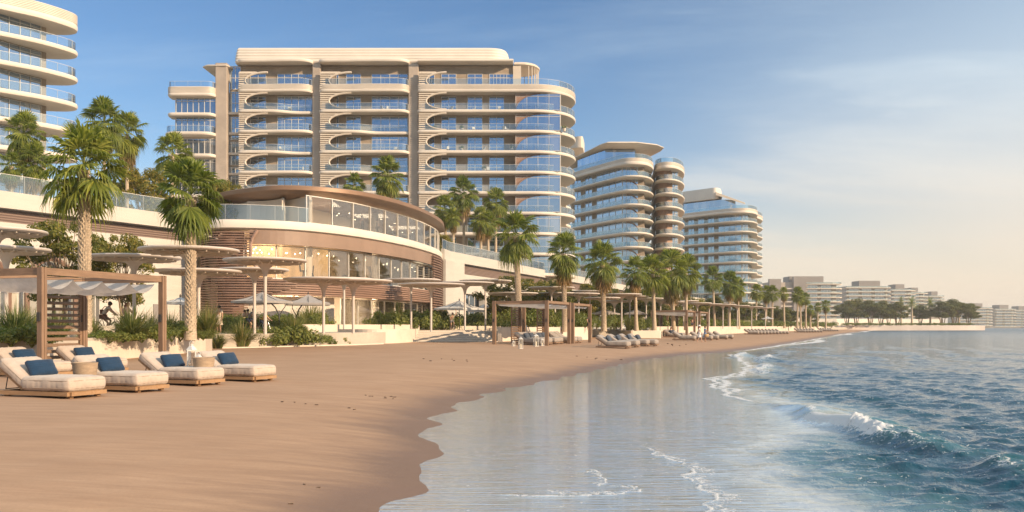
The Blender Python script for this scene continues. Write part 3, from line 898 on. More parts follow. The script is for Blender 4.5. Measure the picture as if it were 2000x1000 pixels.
# third tower
z3 = [PZ(412, 328)-i*3.75 for i in range(11)]
sl3 = smooth_path([pp(1320, 345), pp(1400, 331), pp(1430, 327), pp(1455, 326), pp(1472, 328.5), pp(1480, 334), pp(1479, 341), pp(1483, 345), pp(1490, 352), pp(1486, 362)], 5)
sl3c = sl3+[pp(1450, 380), pp(1330, 380)]
wl3 = [pp(1322, 350), pp(1449, 330.5), pp(1462, 333), pp(1467, 342), pp(1470, 370), pp(1330, 376)]
T3 = tower('third tower along the shore, low sloped roof canopy, smaller than the stepped tower beside it', sl3c, wl3, z3, sl3, m_stone,
           [(wl3[0], lerp2(wl3[0], wl3[1], .62), 4, 2, .6), (lerp2(wl3[0], wl3[1], .65), wl3[1], 1, 4, .98), (wl3[1], wl3[2], 1, 2, .9), (wl3[2], wl3[3], 1, 2, .8)])
b = MB(); b.prism([pp(1335, 350), pp(1408, 338), pp(1436, 338), pp(1440, 368), pp(1340, 372)], z3[0]+.3, PZ(390, 338)); P_('penthouse', b, m_glass, T3)
b = MB(); b.rings(round_corners([pp(1325, 350), pp(1400, 337), pp(1412, 342), pp(1400, 366), pp(1330, 370)], [0, 3, 3, 3, 0], 4), [(.3, PZ(388, 338)), (.1, PZ(380, 338)), (.5, PZ(366, 338))]); P_('roof_band', b, m_white, T3, 40)
b = MB(); b.add([(*pp(1398, 336.5), PZ(375, 336.5)), (*pp(1455, 335), PZ(396, 335)), (*pp(1456, 352), PZ(396, 352)), (*pp(1400, 356), PZ(376, 356)), (*pp(1398, 336.6), PZ(381, 336.6)), (*pp(1454, 335.1), PZ(398.5, 335.1)), (*pp(1455, 352), PZ(398.5, 352)), (*pp(1400, 356), PZ(381, 356))], [(0, 1, 2, 3), (7, 6, 5, 4), (0, 4, 5, 1), (1, 5, 6, 2), (2, 6, 7, 3), (3, 7, 4, 0)]); P_('roof_canopy', b, m_cream, T3)

# ---- far blocks
def far_block(label, x0, x1, xr, ytop, Y, nfl, grey_to=None, ext=0, wm_=None):
    """x0..x1 flat body, x1..xr rounded balcony end (photo pixels at distance Y)"""
    fh_ = 3.45; zt = PZ(ytop, Y)
    X0_, X1_, XR = PX(x0, Y), PX(x1, Y), PX(xr, Y)
    r_ = max(XR-X1_, 2)
    root = thing('apartment_block', ((X0_+X1_)/2, Y+10, 0), label, 'apartment block', 'pale blocks far along the coast')
    b = MB(); b.prism([(X0_, Y+2.5), (X1_, Y+2.5), (X1_+r_*.5, Y+6), (X1_+r_*.5, Y+26), (X0_, Y+26)], -.3, zt-1.2)
    P_('wall', b, wm_ or m_greyw, root)
    front = smooth_path([(X0_-.5, Y+.6), (X0_+2, Y), (X1_, Y), (X1_+r_*.55, Y+1.5), (XR-.4, Y+5), (XR, Y+8.5), (XR-r_*.3, Y+12), (XR, Y+16), (XR-r_*.2, Y+21)], 4)
    xs = grey_to and PX(grey_to, Y)
    if xs:
        front = [(max(p[0], xs), p[1]) for p in front if p[0] >= xs-.1] if False else [(xs, Y+2)]+[p for p in front if p[0] > xs+.5]
    out = front+[(X1_, Y+25), ((xs or X0_), Y+25)]
    first = None
    for k in range(nfl):
        z = zt-2.4-k*fh_
        if first is None:
            s_ = fixw(slab(None, out, z, .75, m_cream if not wm_ else m_greyw), root)
            r2 = fixw(railing(None, offset_path(front, .4), z, 1.2, m_railfar, joint=0), root)
            first = (s_, r2, z)
        else:
            for o in first[:2]:
                c = o.copy(); COL.objects.link(c); c.location.z += z-first[2]
        if k:
            x_a = (xs or X0_)+.8; L = X1_-x_a
            nw = max(1, int(L/9))
            for i in range(nw):
                fixw(window(None, x_a+L*(i+.5)/nw, Y+2.46, z+.05, L/nw*.72, 2.5, 3, (), 0, m_glass_far, .12), root)
    if xs:
        # blank service towers with one strip of small balconies
        for (fa, fb, top) in ((0, .32, 1.2), (.66, 1.0, 3.0)):
            b = MB(); b.prism([(X0_+(xs-X0_)*fa, Y-1), (X0_+(xs-X0_)*fb, Y-1), (X0_+(xs-X0_)*fb, Y+2.45), (X0_+(xs-X0_)*fa, Y+2.45)], -.3, zt+top)
            P_('service_tower', b, m_grey, root)
        for k in range(1, nfl):
            z = zt-2.4-k*fh_
            b = MB(); b.box((X0_+(xs-X0_)*.49, Y+1.2, z-.3), ((xs-X0_)*.33, 2.6, .7)); P_('balcony_slab', b, m_white, root)
    b = MB(); b.prism([(X0_+(X1_-X0_)*.35, Y+5), (X1_-(X1_-X0_)*.12, Y+5), (X1_-(X1_-X0_)*.12, Y+22), (X0_+(X1_-X0_)*.35, Y+22)], zt-1.2, zt+3.6)
    P_('plant_room', b, m_grey, root)
    return root
far_block('far grey-sided block with blank service towers, left of the far row', 1502, 1628, 1650, 548, 690, 11, 1574)
far_block('far pale block second in the far row, seven wide balcony bands', 1655, 1733, 1745, 556, 760, 9)
far_block('far block third in the far row, half hidden behind the round trees', 1742, 1775, 1794, 562, 850, 9)
far_block('far block fourth in the far row, stepping lower', 1776, 1800, 1818, 568, 930, 8)
far_block('lowest far block at the right end of the far row', 1815, 1838, 1850, 575, 1010, 7)
far_block('hazy block across the bay, left of three', 1872, 1930, 1944, 598, 1060, 8)
far_block('hazy block across the bay, middle of three', 1945, 1978, 1990, 601, 1100, 8)
far_block('hazy block across the bay cut by the right edge of the picture', 1984, 2012, 2022, 603, 1180, 8)

# ================================================================ block at the left edge
AZ = R(30); du = Vector((math.sin(AZ), math.cos(AZ))); nu = Vector((math.cos(AZ), -math.sin(AZ)))
C0 = Vector((PX(163, 125), 125))
def LBp(a, n): p = C0+du*a+nu*n; return (p.x, p.y)
LB = thing('apartment_block', (*LBp(-14, -8), 0), 'cream apartment block at the left edge with wavy white balconies', 'apartment block')
zl = [44.0-3.72*i for i in range(10)]
b = MB(); b.prism([LBp(-30, -3.0), LBp(-3.6, -3.0), LBp(-3.6, -16), LBp(-30, -16)], 0, 44); P_('wall', b, m_stone, LB)
fr_ = smooth_path([LBp(-30, -1.6), LBp(-15.5, -1.8), LBp(-12.5, -1.5), LBp(-9.5, -.7), LBp(-6.5, .1), LBp(-3, .25), LBp(-1.0, -.2), LBp(.1, -1.6), LBp(0, -3.4), LBp(-1, -5.0)], 6)
outl = fr_+[LBp(-3.5, -8), LBp(-30, -8)]
for k, z in enumerate(zl):
    if k == 0: fixw(slab(None, outl, z, .9, ribs=6), LB)
    elif k == 1:
        s1 = fixw(slab(None, outl, z, .66), LB); r1 = fixw(railing(None, offset_path(fr_, .3), z, 1.15), LB)
    else:
        for o in (s1, r1):
            c = o.copy(); COL.objects.link(c); c.location.z += z-zl[1]
    if k:
        x_, y_ = LBp(-8.1, -2.98); fixw(window(None, x_, y_, z+.02, 7.4, 2.95, 5, (.80,), PI/2-AZ), LB)
        x_, y_ = LBp(-17.5, -2.98); fixw(window(None, x_, y_, z+.02, 6.0, 2.95, 4, (.80,), PI/2-AZ), LB)
# ================================================================ promenade, podium, pavilion
m_wtile = M('white_tile_wall', (.52, .475, .415), .6, .06, .3, .35, 30, .004, stretch=(1, 1, 9))
def slatmat():
    t = NT('slatted_soffit'); c = t.coords('Object')
    w = t.n('ShaderNodeTexWave', wave_type='BANDS', bands_direction='Z'); w.inputs['Scale'].default_value = 1.6
    t.l(c, w.inputs['Vector'])
    nr = t.bump(w.outputs['Fac'], .8, .06)
    col = t.mix(w.outputs['Fac'], (.125, .082, .068), (.255, .185, .155))
    return t.done(t.bsdf(col, .55, 0, .3, nr))
m_slatw = slatmat()
EDGE = [(-19, 2), (-17.9, 16), (-17.75, 52.5), (-19.6, 55.2), (-18.6, 57.2), (-12.1, 69.5), (-10.6, 73.4), (-9.2, 79.5), (-10.2, 82.4), (-2.6, 86.2), (-1.1, 86.0), (8.6, 99.5), (10.4, 115), (15.6, 119), (30, 148), (55, 206), (80, 263), (135, 381), (230, 560)]
pm = MB(); pm.prism(EDGE+[(180, 620), (30, 330), (6, 180), (-9.3, 130), (-30, 100), (-64, 25), (-64, 2)], -.9, ZP)
o = pm.build('promenade', m_paver); tag(o, kind='structure'); o['label'] = 'pale paved promenade behind the beach'
lnd = MB(); lnd.prism([(-64.5, -60), (-64.5, 26), (-29.5, 100), (-9.5, 131), (5.5, 180), (29, 330), (179, 620), (240, 900), (-700, 1500), (-900, -60)], -.8, .9)
o = lnd.build('ground', M('ground_soil', (.30, .24, .17), .9, .2, .2)); tag(o, kind='structure'); o['label'] = 'ground behind the promenade'

def band(root, name, path, z0, z1, th, off, mat, smooth=None):
    b = MB(); b.wall(offset_path(path, off), z0, z1, th)
    return P_(name, b, mat, root, smooth)
def bars(root, name, path, z0, z1, off, pitch, hgt_, mat, depth=.18, skew=0.0):
    b = MB(); pth = offset_path(path, off); z = z0
    while z < z1-hgt_:
        b.wall(pth, z, z+hgt_, depth); z += pitch
    return P_(name, b, mat, root)
def glazing(root, path, off, z0, z1, step, glass, rows=(), nv=1, fr=.09):
    pth = resample(offset_path(path, off), step)
    for a, b_ in zip(pth[:-1], pth[1:]):
        L = math.hypot(b_[0]-a[0], b_[1]-a[1])
        if L < .4: continue
        fixw(window(None, (a[0]+b_[0])/2, (a[1]+b_[1])/2, z0, round(L, 1), z1-z0, nv, rows, math.atan2(b_[1]-a[1], b_[0]-a[0]), glass, fr, None, .12), root)
# ---- left podium
m_shop = glass_mat('curtained_shop_glass', (.36, .33, .27), .22, (1, .98, .94), .04, False)
PA = [(-66, 18), (-39.2, 68), (-30.2, 85)]
pod = thing('podium_building', (-50, 60, 0), 'white podium wall at the left with brown slatted band and glass balustrade', 'building')
b = MB(); b.prism([(-67.3, 18.6), (-40.5, 68.7), (-31.6, 85.4), (-31.4, 96), (-12.0, 128), (-11.5, 155), (-75, 155), (-90, 60)], .4, 10.9)
P_('core', b, m_cream, pod)
band(pod, 'parapet', PA, 10.7, 12.0, .5, .2, m_wtile)
band(pod, 'slat_band', PA, 9.62, 10.68, .2, .8, m_slatw)
band(pod, 'spandrel', PA, 7.4, 9.6, .5, .2, m_wtile)
fixw(railing(None, offset_path(PA, .25), 12.0, 1.35, m_rail, joint=2.8), pod)
WL = [(-64, 21.5), (-39.2, 68), (-35.2, 75.5)]
glazing(pod, WL, .45, 1.12, 7.38, 4.2, m_shop, (.5,), 2, .12)
b = MB(); b.wall(offset_path([(-35.2, 75.5), (-30.2, 85)], .15), 1.1, 7.38, .5)
P_('solid_wall', b, m_wtile, pod)
b = MB(); q = offset_path([(-32.6, 80.4), (-31.9, 81.8)], -.13); b.wall(q, 1.12, 3.6, .06); P_('door', b, m_grey, pod)
for (ya, w_) in ((66.4, 4.4), (71.5, 4.2), (60.6, 4.4), (54.5, 4.4)):     # arched brown portals
    x_ = -39.2+(ya-68)*(9/17); dv = Vector((9, 17)).normalized()
    b = MB(); pts = []
    for i in range(19):
        g = PI*i/18
        pts.append((x_-dv.x*w_/2*math.cos(g)*1+.35, ya-dv.y*w_/2*math.cos(g)-.2, 4.4+2.6*math.sin(g)))
    pts = [(pts[0][0], pts[0][1], 1.1)]+pts+[(pts[-1][0], pts[-1][1], 1.1)]
    b.tube(pts, .20, 6); P_('arch_portal', b, m_slat, pod, 50)
# ---- right podium
PR = [(-9.1, 119.0), (-8.6, 123), (4.6, 160), (30, 228), (62, 312), (82, 352)]
podr = thing('podium_building', (10, 170, 0), 'white podium wall right of the curved pavilion, running back behind the palms', 'building')
b = MB(); b.prism([(-10.4, 119.5), (-9.9, 123.6), (3.3, 160.6), (28.7, 228.6), (60.7, 312.6), (80.7, 353), (90, 390), (30, 400), (-11.4, 170), (-11.4, 128.2)], .4, 10.9)
P_('core', b, m_cream, podr)
band(podr, 'parapet', PR, 10.6, 12.0, .5, .2, m_wtile)
band(podr, 'slat_band', PR, 9.1, 10.58, .2, .7, m_slatw)
band(podr, 'spandrel', PR, 6.3, 9.08, .5, .2, m_wtile)
fixw(railing(None, offset_path(PR, .25), 12.0, 1.3, m_rail, joint=3.2), podr)
b = MB(); b.wall(offset_path([(-9.1, 119), (-8.3, 123.4), (-7.0, 127.2)], .1), 1.1, 10.58, .62); P_('corner_wall', b, m_wtile, podr)
glazing(podr, PR[1:], .75, 1.12, 6.28, 6.5, m_glass, (.55,), 3, .14)
for q in resample(offset_path(PR[1:], .2), 13):
    b = MB(); b.prism([(q[0]-.6, q[1]-1), (q[0]+.2, q[1]-1.2), (q[0]+1, q[1]+1), (q[0]+.2, q[1]+1)], 1.1, 6.28); P_('wall_pier', b, m_wtile, podr)
# ---- pavilion
PB = smooth_path([(-30.0, 88), (-29.2, 83.2), (-27.2, 80.9), (-24.0, 81.0), (-19.7, 83), (-15.4, 89), (-11.5, 99.6), (-9.3, 112), (-9.4, 121)], 7)
pav = thing('gym_pavilion', (-19, 100, 0), 'curved pavilion of glass with bronze roof, white balcony and brown slats', 'building')
back = [(-11, 122), (-29, 122)]
# floors
b = MB(); b.rings(offset_path(PB, .05)+back, [(.3, 10.45), (.02, 10.6), (0, 10.8), (0, 11.2), (.12, 11.35)]); P_('balcony_slab', b, m_white, pav, 40)
b = MB(); b.prism(offset_path(PB, .9)+back, 5.75, 6.0); P_('floor_slab', b, m_cream, pav)
roofo = smooth_path([(-31.5, 95), (-30.6, 90.6), (-26.4, 86.6), (-21.3, 84.4), (-15.2, 88.0), (-10.9, 98), (-8.9, 111), (-9.3, 122)], 7)
b = MB(); b.rings(roofo+[(-11, 123), (-29, 123)], [(3.0, 14.0), (.9, 14.3), (.15, 14.5), (0, 14.6), (0, 14.98), (.25, 15.08)]); P_('roof', b, m_bronze, pav, 40)
# top floor
upp = [p for p in offset_path(PB, .55) if p[0] > -19.6]
glazing(pav, upp, 0, 11.36, 14.02, 3.1, m_clear)
fixw(railing(None, [p for p in offset_path(PB, .2) if p[0] < -19.0], 11.36, 1.35, m_rail, joint=2.2), pav)
b = MB(); b.wall([(-29.5, 92), (-26.5, 89.3), (-22.0, 87.6), (-19.4, 85.4)], 11.36, 14.05, .3); P_('terrace_wall', b, m_wtile, pav)
b = MB(); b.wall([p for p in offset_path(PB, 7.5) if p[0] > -27.5], 11.36, 14.0, .2); P_('back_wall', b, m_cream, pav)
# middle floor
b = MB(); b.wall([p for p in offset_path(PB, .35) if p[0] > -24.6], 9.15, 10.44, .3); P_('cladding_band', b, M('tan_cladding', (.27, .18, .13), .5, .12, .5), pav)
mid = [p for p in offset_path(PB, 1.1) if p[0] > -25.0]
glazing(pav, mid, 0, 6.02, 9.14, 2.9, m_clear)
mback = [p for p in offset_path(PB, 7.0) if p[0] > -28.5]
m_timber = M('timber_panels', (.62, .45, .28), .5, .18, 1.4, .1, 10, .01, stretch=(1, 1, .1))
b = MB(); b.wall(mback, 6.02, 10.2, .2); P_('back_wall', b, m_timber, pav)
for px_ in range(4, len(PB)-8, 9):
    q = offset_path(PB, 2.6)[px_]
    if q[0] < -24: continue
    b = MB(); b.lathe([(.38, 1.1), (.38, 14.0)], 12, (q[0], q[1], 0)); P_('column', b, m_cream, pav, 40)
# brown slatted bands under the middle floor and the louvred ends
bars(pav, 'slat_band', [p for p in PB if p[0] > -26.5], 4.5, 6.05, .25, .22, .11, m_brown)
b = MB(); b.wall([p for p in offset_path(PB, .8) if p[0] > -26.5], 4.45, 6.0, .2); P_('fascia', b, m_slat, pav)
dense = resample(PB, .12)
def rim_px(z):
    if z > 6.2: return 489+15*((z-8.6)/1.8)**2
    return 506+75*max(0, min(1, (6.2-z)/.6)) if z > 5.2 else 581-95*min(1, (5.2-z)/1.2)
b = MB(); z = 1.15
while z < 10.35:
    cut = [p for p in offset_path(dense, .05) if 1000+p[0]*F/p[1] < rim_px(z) and p[0] < -17]
    b.wall(cut[::3]+[cut[-1]], z, z+.115, .16); z += .23
P_('slat_screen', b, m_slat, pav)
b = MB(); b.wall([p for p in offset_path(PB, 1.6) if p[0] < -24.6], 1.1, 10.4, .15); P_('screen_wall', b, m_slat, pav)
rig = [p for p in PB if p[1] > 108.5]
bars(pav, 'slat_screen', rig, 1.15, 10.4, -.02, .30, .15, m_slat, .16)
pts = []
for k in range(22):
    z = 10.4-4.3*k/21
    q = min(dense, key=lambda p: abs(1000+p[0]*F/p[1]-rim_px(z)) if p[0] < -17 else 1e9); pts.append((q[0], q[1]-.02, z))
b = MB(); b.tube(pts, .15, 6); P_('arch_rim', b, m_brown, pav, 50)
# ground floor
gl = [p for p in offset_path(PB, 2.2) if 1000+p[0]*F/p[1] > 655]
b = MB(); b.wall([p for p in offset_path(PB, 2.2) if p[0] > -26.2 and 1000+p[0]*F/p[1] < 656], 1.12, 4.44, .25); P_('white_wall', b, m_wtile, pav)
glazing(pav, gl, 0, 1.12, 4.44, 3.0, m_clear)
b = MB(); b.wall([p for p in offset_path(PB, 8.5) if p[0] > -28], 1.12, 5.7, .2); P_('back_wall', b, m_cream, pav)
# lit lamps inside, as in the photograph
tl = NT('lit_lamp'); em = tl.n('ShaderNodeEmission'); em.inputs['Color'].default_value = (1, .78, .48, 1); em.inputs['Strength'].default_value = 9
m_lamp = tl.done(em.outputs[0])
lm = MB().lathe([(.0, -.07), (.05, -.04), (.065, 0), (.03, .05), (0, .06)], 8).mesh('ceiling_light', m_lamp, 60)
ps = offset_path(PB, 3.5); pd = offset_path(PB, 5.2)
for i in range(8, len(PB)-6, 2):
    for arr, zz in ((ps, 9.0), (pd, 9.15), (ps, 13.7), (pd, 13.75)):
        if zz > 10 and arr[i][0] < -19: continue
        o = link('ceiling_light', lm, None, (arr[i][0]+rnd.uniform(-.5, .5), arr[i][1]+rnd.uniform(-.5, .5), zz-rnd.random()*.5)); fixw(o, pav)

# the ceilings are lit, as the photograph shows through the glass
for zz, k0 in ((10.25, 10), (13.9, 34), (5.6, 24)):
    for i in range(k0, len(PB)-8, 7):
        q = offset_path(PB, 3.9)[i]
        al = bpy.data.lights.new('ceiling_lamp', 'AREA'); al.shape = 'RECTANGLE'; al.size = 3.6; al.size_y = 3.6; al.energy = 1000 if zz < 6 else 230; al.color = (1, .80, .55)
        ao = bpy.data.objects.new('ceiling_lamp', al); COL.objects.link(ao); ao.location = (q[0], q[1], zz)
# ================================================================ planters, kerbs and steps
def pwall(label, path, z0, z1, th=.32, cat='planter wall'):
    b = MB(); b.wall(path, z0, z1, th)
    for i in (0, 3): pass
    o = b.build('planter_wall', m_plaster); return tag(o, label, cat)
pwall('long white planter wall behind the near loungers', smooth_path([(-19.3, 4), (-18.2, 16), (-18.0, 35), (-17.9, 50), (-18.2, 52.4), (-19.4, 54.2), (-21.5, 55.2)], 5), -.4, .98, .34)
b = MB(); b.wall([(-20.3, 18), (-20.2, 35), (-20.9, 46), (-22.5, 52)], 1.0, 1.62, .3)
tag(b.build('planter_wall', m_plaster), 'second white planter wall, a step higher behind the near shrubs', 'planter wall')
b = MB()
kp = smooth_path([(-21.5, 55.6), (-19.0, 56.6), (-17.2, 59.2), (-14.4, 64.0), (-12.0, 68.2), (-10.6, 71.8)], 5)
b.wall(kp, -.4, .24, .5); b.wall(offset_path(kp, -.75), -.4, .12, .9)
tag(b.build('kerb', m_plaster), 'low curved white kerb in front of the grasses and shrubs', 'kerb')
b = MB(); b.prism(kp+[(-12, 75), (-16, 75), (-24, 60)], -.3, 1.12)
soil = M('planting_soil', (.16, .11, .07), .95, .3, 2, .5, 20, .02)
b = MB(); b.prism([(-17.95, 6)]+[(-17.95, 30), (-17.8, 52)]+[(-20.1, 53), (-20.1, 6)], .3, .92); o = b.build('planting_bed', soil); tag(o, kind='structure'); o['label'] = 'soil of the planting bed'
pwall('curved white bench wall ending beside the wide steps', smooth_path([(-14.6, 75.8), (-12.6, 73.6), (-11.0, 73.6), (-10.0, 75.6), (-9.2, 79), (-9.0, 83)], 5), -.3, 1.35, .5, 'bench wall')
# the wide steps
b = MB(); ST_A = R(25); sn = Vector((math.sin(ST_A), -math.cos(ST_A)))
for i in range(7):
    c = Vector((-5.2, 80.9))-sn*(.62*i+(5.2-.62*i)/2)
    b.box((c.x, c.y, (-.27+.17*(i+1))/2), (8.6-.001*i, 5.2-.62*i, .33+.17*(i+1)), ST_A)
b.mat(1)
for i in range(7):
    c = Vector((-5.2, 80.9))-sn*(.62*i+.06); b.box((c.x, c.y, -.105+.17*(i+1)+.018), (8.62, .16, .05), ST_A)
tag(b.build('stone_steps', [m_paver, m_white]), 'wide pale stone steps up from the sand right of the bench wall', 'steps')
pwall('white planter wall behind the loungers of the second pergola', [(-1.2, 84.2), (-.6, 86), (8.4, 99.0)], -.3, 1.5, .35)
pwall('long low white planter wall in front of the curved pavilion', [(-21.0, 72.5), (-15, 79), (-12.2, 83.6), (-9.5, 89.5)], 1.1, 1.75, .4)
pwall('low white planter wall in front of the steps, behind the waving cyclist', [(-8.8, 93.2), (-4, 96.5), (1.4, 99.5)], 1.1, 1.62, .4)
b = MB()
for i in range(6):
    b.box((12.3+.2*i, 115.2+.6*i+(4.0-.6*i)/2, (.2*(i+1)-.3)/2), (5.0, 4.0-.6*i, .2*(i+1)+.3), .42)
tag(b.build('stone_steps', m_paver), 'narrow stone steps between the second and third pergolas', 'steps')
b = MB(); b.rings(round_corners([(15.2, 113.6), (19.4, 114.8), (18.2, 119.5), (14.2, 118.2)], .3, 2), [(0, -.3), (0, 1.0), (.04, 1.04), (.3, 1.04), (.32, .9)])
tag(b.build('planter_box', m_plaster), 'white square planter box beside the narrow steps', 'planter')
pwall('far white planter wall running along the beach to the far loungers', [(18.8, 120), (30.2, 147), (55.2, 205), (80.2, 262), (135, 380)], -.3, 1.55, .4)
# headland at the far end
HL = smooth_path([(126, 420), (150, 432), (180, 440), (212, 448), (238, 458), (250, 470), (246, 486), (225, 500)], 5)
b = MB(); b.wall(HL, -1.2, 2.0, .8); tag(b.build('sea_wall', M('pale_sea_wall', (.55, .47, .42), .8, .15, .05)), 'long pale curved sea wall under the round trees', 'wall')
b = MB(); b.prism(offset_path(HL, .3)+[(150, 560), (110, 450)], -1, 1.9); o = b.build('headland', m_paver); tag(o, kind='structure'); o['label'] = 'flat headland behind the sea wall'
b = MB(); b.wall([(60, 520), (190, 520), (270, 560)], .5, 6.0, 1); tag(b.build('garden_wall', m_white), 'long cream garden wall seen between the round trees', 'wall')
b = MB(); b.box((430, 1120, -.2), (340, 160, 2.4), -.25); o = b.build('far_shore', m_paver); tag(o, kind='structure'); o['label'] = 'low shore across the bay'
# ================================================================ vegetation
def leafmat(name, a, b, dead=None, trans=.35, rough=.5, sun=None):
    t = NT(name)
    g = t.n('ShaderNodeNewGeometry').outputs['Random Per Island']
    r = t.n('ShaderNodeObjectInfo').outputs['Random']
    col = t.mix(g, a, b)
    if dead: col = t.mix(t.mapr(g, .86, .9, 0, 1), col, dead)
    col = t.mix(1, col, t.mix(r, (.82, .86, .8), (1.2, 1.12, 1.05)), 'MULTIPLY')
    d = t.bsdf(col, rough, 0, .35)
    tr = t.n('ShaderNodeBsdfTranslucent'); t.l(t.mix(1, col, (1.5, 1.6, .7), 'MULTIPLY'), tr.inputs['Color'])
    ms = t.n('ShaderNodeMixShader'); ms.inputs[0].default_value = trans
    t.l(d, ms.inputs[1]); t.l(tr.outputs[0], ms.inputs[2])
    return t.done(ms.outputs[0])
m_palm = leafmat('palm_leaf', (.085, .125, .022), (.26, .28, .055))
m_dead = leafmat('dry_palm_leaf', (.17, .11, .05), (.27, .18, .08), trans=.2, rough=.8)
m_leaf = leafmat('tree_leaf', (.08, .10, .018), (.27, .23, .045), (.30, .22, .05))
m_leafd = leafmat('dark_tree_leaf', (.06, .08, .02), (.19, .18, .042))
m_shrub = leafmat('shrub_leaf', (.09, .13, .033), (.25, .26, .075))
m_grass = leafmat('grass_blade', (.08, .11, .03), (.24, .24, .09), (.36, .29, .15))
m_trunk = M('palm_trunk', (.50, .39, .275), .85, .30, 5, .6, 22, .02, stretch=(1, 1, 3), fine=.4)
m_bark = M('tree_bark', (.26, .19, .13), .9, .3, 6, .6, 20, .015, stretch=(1, 1, .4), fine=.4)
def fan_frond(b, base, az, el, pet, R_, rg, nseg=22, droop=.35):
    f = Vector((math.cos(az)*math.cos(el), math.sin(az)*math.cos(el), math.sin(el)))
    side = Vector((-math.sin(az), math.cos(az), 0))
    pts = []; p = Vector(base); dr = f.copy()
    for i in range(4):
        pts.append(p.copy()); p = p+dr*pet/3; dr = (dr+Vector((0, 0, -.10-.10*droop))).normalized()
    w = .022
    vs = []
    for q in pts: vs += [q-side*w, q+side*w, q+Vector((0, 0, -w))]
    fs = []
    for i in range(3):
        for k in range(3): fs.append((i*3+k, i*3+(k+1) % 3, i*3+3+(k+1) % 3, i*3+3+k))
    b.mat(0).add(vs, fs)
    H = pts[-1]; n = side.cross(dr).normalized()*-1
    if n.z < 0: n = -n
    tw = rg.uniform(-.5, .5); side2 = (side*math.cos(tw)+n*math.sin(tw)).normalized(); n2 = dr.cross(side2)
    if n2.z < 0: n2 = -n2
    span = R(125)
    for i in range(nseg):
        a = -span+2*span*(i+.5)/nseg; da = span/nseg*.98
        ln = R_*(.72+.28*math.cos(a*.8))*rg.uniform(.9, 1.06)
        vv = []
        up = .05*R_*(1 if i % 2 else -1)
        cup = .16*R_*math.cos(a)
        for aa, rr_ in ((a-da, .6), (a+da, .6)):
            vv.append(H+(dr*math.cos(aa)+side2*math.sin(aa))*ln*rr_+n2*(cup*.5)+Vector((0, 0, -.10*R_*droop)))
        dd = dr*math.cos(a)+side2*math.sin(a)
        m1 = H+dd*ln*.86+n2*cup*.45+Vector((0, 0, -.34*R_*droop*rg.uniform(.7, 1.3)))
        t1 = H+dd*ln*.98+Vector((0, 0, -.34*R_*droop*rg.uniform(1.6, 2.8)-.06*R_))
        pw = side2*math.cos(a)-dr*math.sin(a)
        mid = (vv[0]+vv[1])*.5+n2*up
        b.add([H, vv[0], mid, vv[1], m1-pw*.016*R_, m1+pw*.016*R_, t1], [(0, 1, 2), (0, 2, 3), (1, 4, 2), (2, 4, 5), (2, 5, 3), (4, 6, 5)])
def palm_crown(seed, n=38, R_=.95, pet=.95, low=-55):
    rg = random.Random(seed); b = MB()
    for i in range(n):
        q = i/(n-1)
        el = R(84-(84-low)*q**1.15+rg.uniform(-10, 10))
        az = i*2.39996+rg.uniform(-.3, .3)
        fan_frond(b, (0, 0, .25-.4*q), az, el, pet*rg.uniform(.75, 1.1), R_*rg.uniform(.82, 1.08), rg, 20, (.18+.75*q))
    return b.mesh('crown', m_palm)
def palm_skirt(seed, n=20, drop=1.4):
    rg = random.Random(seed); b = MB()
    for i in range(n):
        fan_frond(b, (0, 0, -.1-.45*drop*rg.random()), i*2.39996, R(rg.uniform(-86, -62)), .6*rg.uniform(.6, 1.1), .85*rg.uniform(.8, 1.1), rg, 12, 1.1)
    return b.mesh('dead_fronds', m_dead)
CROWNS = [palm_crown(11), palm_crown(12, 29, 1.0, .85, -58), palm_crown(13, 32, .9, 1.0, -48), palm_crown(14, 34, 1.0, .9, -74)]
SKIRTS = [palm_skirt(21), palm_skirt(22, 28, 2.2)]
TR = {}
def trunk_mesh(h, r, scars):
    key = (round(h*2)/2, round(r, 2), scars)
    if key in TR: return TR[key]
    h = key[0]; b = MB(); n = max(8, int(h*3))
    prof = []
    for i in range(n+1):
        q = i/n; prof.append((r*(1.22*math.exp(-q*9)*.35+1.0-.22*q+.06*math.exp(-((1-q)/.08)**2))*(1+.03*(i % 2)), q*h))
    b.lathe(prof, 14)
    if scars:
        rg = random.Random(3); k = 0
        rows = int(h/.105)
        for j in range(rows):
            z = .12+j*.105
            for i in range(9):
                g = 2*PI*(i+.5*(j % 2))/9+rg.uniform(-.08, .08)
                rr_ = r*(1.0-.22*z/h)
                u_ = Vector((math.cos(g), math.sin(g), 0)); s_2 = Vector((-math.sin(g), math.cos(g), 0))
                w = rr_*.34; o_ = .075+.05*rg.random()
                p = u_*(rr_*.97)+Vector((0, 0, z))
                b.add([p-s_2*w, p+s_2*w, p+Vector((0, 0, -.18)), p+u_*o_+Vector((0, 0, .13))+s_2*rg.uniform(-.02, .02)], [(0, 1, 3), (1, 2, 3), (2, 0, 3), (0, 2, 1)])
    me = b.mesh('trunk', m_trunk, 50); TR[key] = me; return me
def palm(px, pyc, Y, zb, r_px, label, group=None, cv=0, skirt=None, tr=.20, scars=False, lean=0.0):
    x = PX(px, Y); zc_ = PZ(pyc, Y); sc = r_px*Y/F/1.45
    h = zc_-zb
    t = thing('fan_palm', (x, Y, zb), label, 'palm tree', group, rnd.uniform(0, 6.28))
    t.rotation_euler.x = lean if lean else rnd.uniform(-.045, .045)
    hh = round(h*2)/2
    tm = link('trunk', trunk_mesh(h, tr, scars), t, None, None, (1, 1, h/hh))
    cr = link('crown', CROWNS[cv % len(CROWNS)], t, (0, 0, h), rnd.uniform(0, 6), sc)
    if skirt is not None: link('dead_fronds', SKIRTS[skirt], t, (0, 0, h-.1), rnd.uniform(0, 6), sc)
    return t
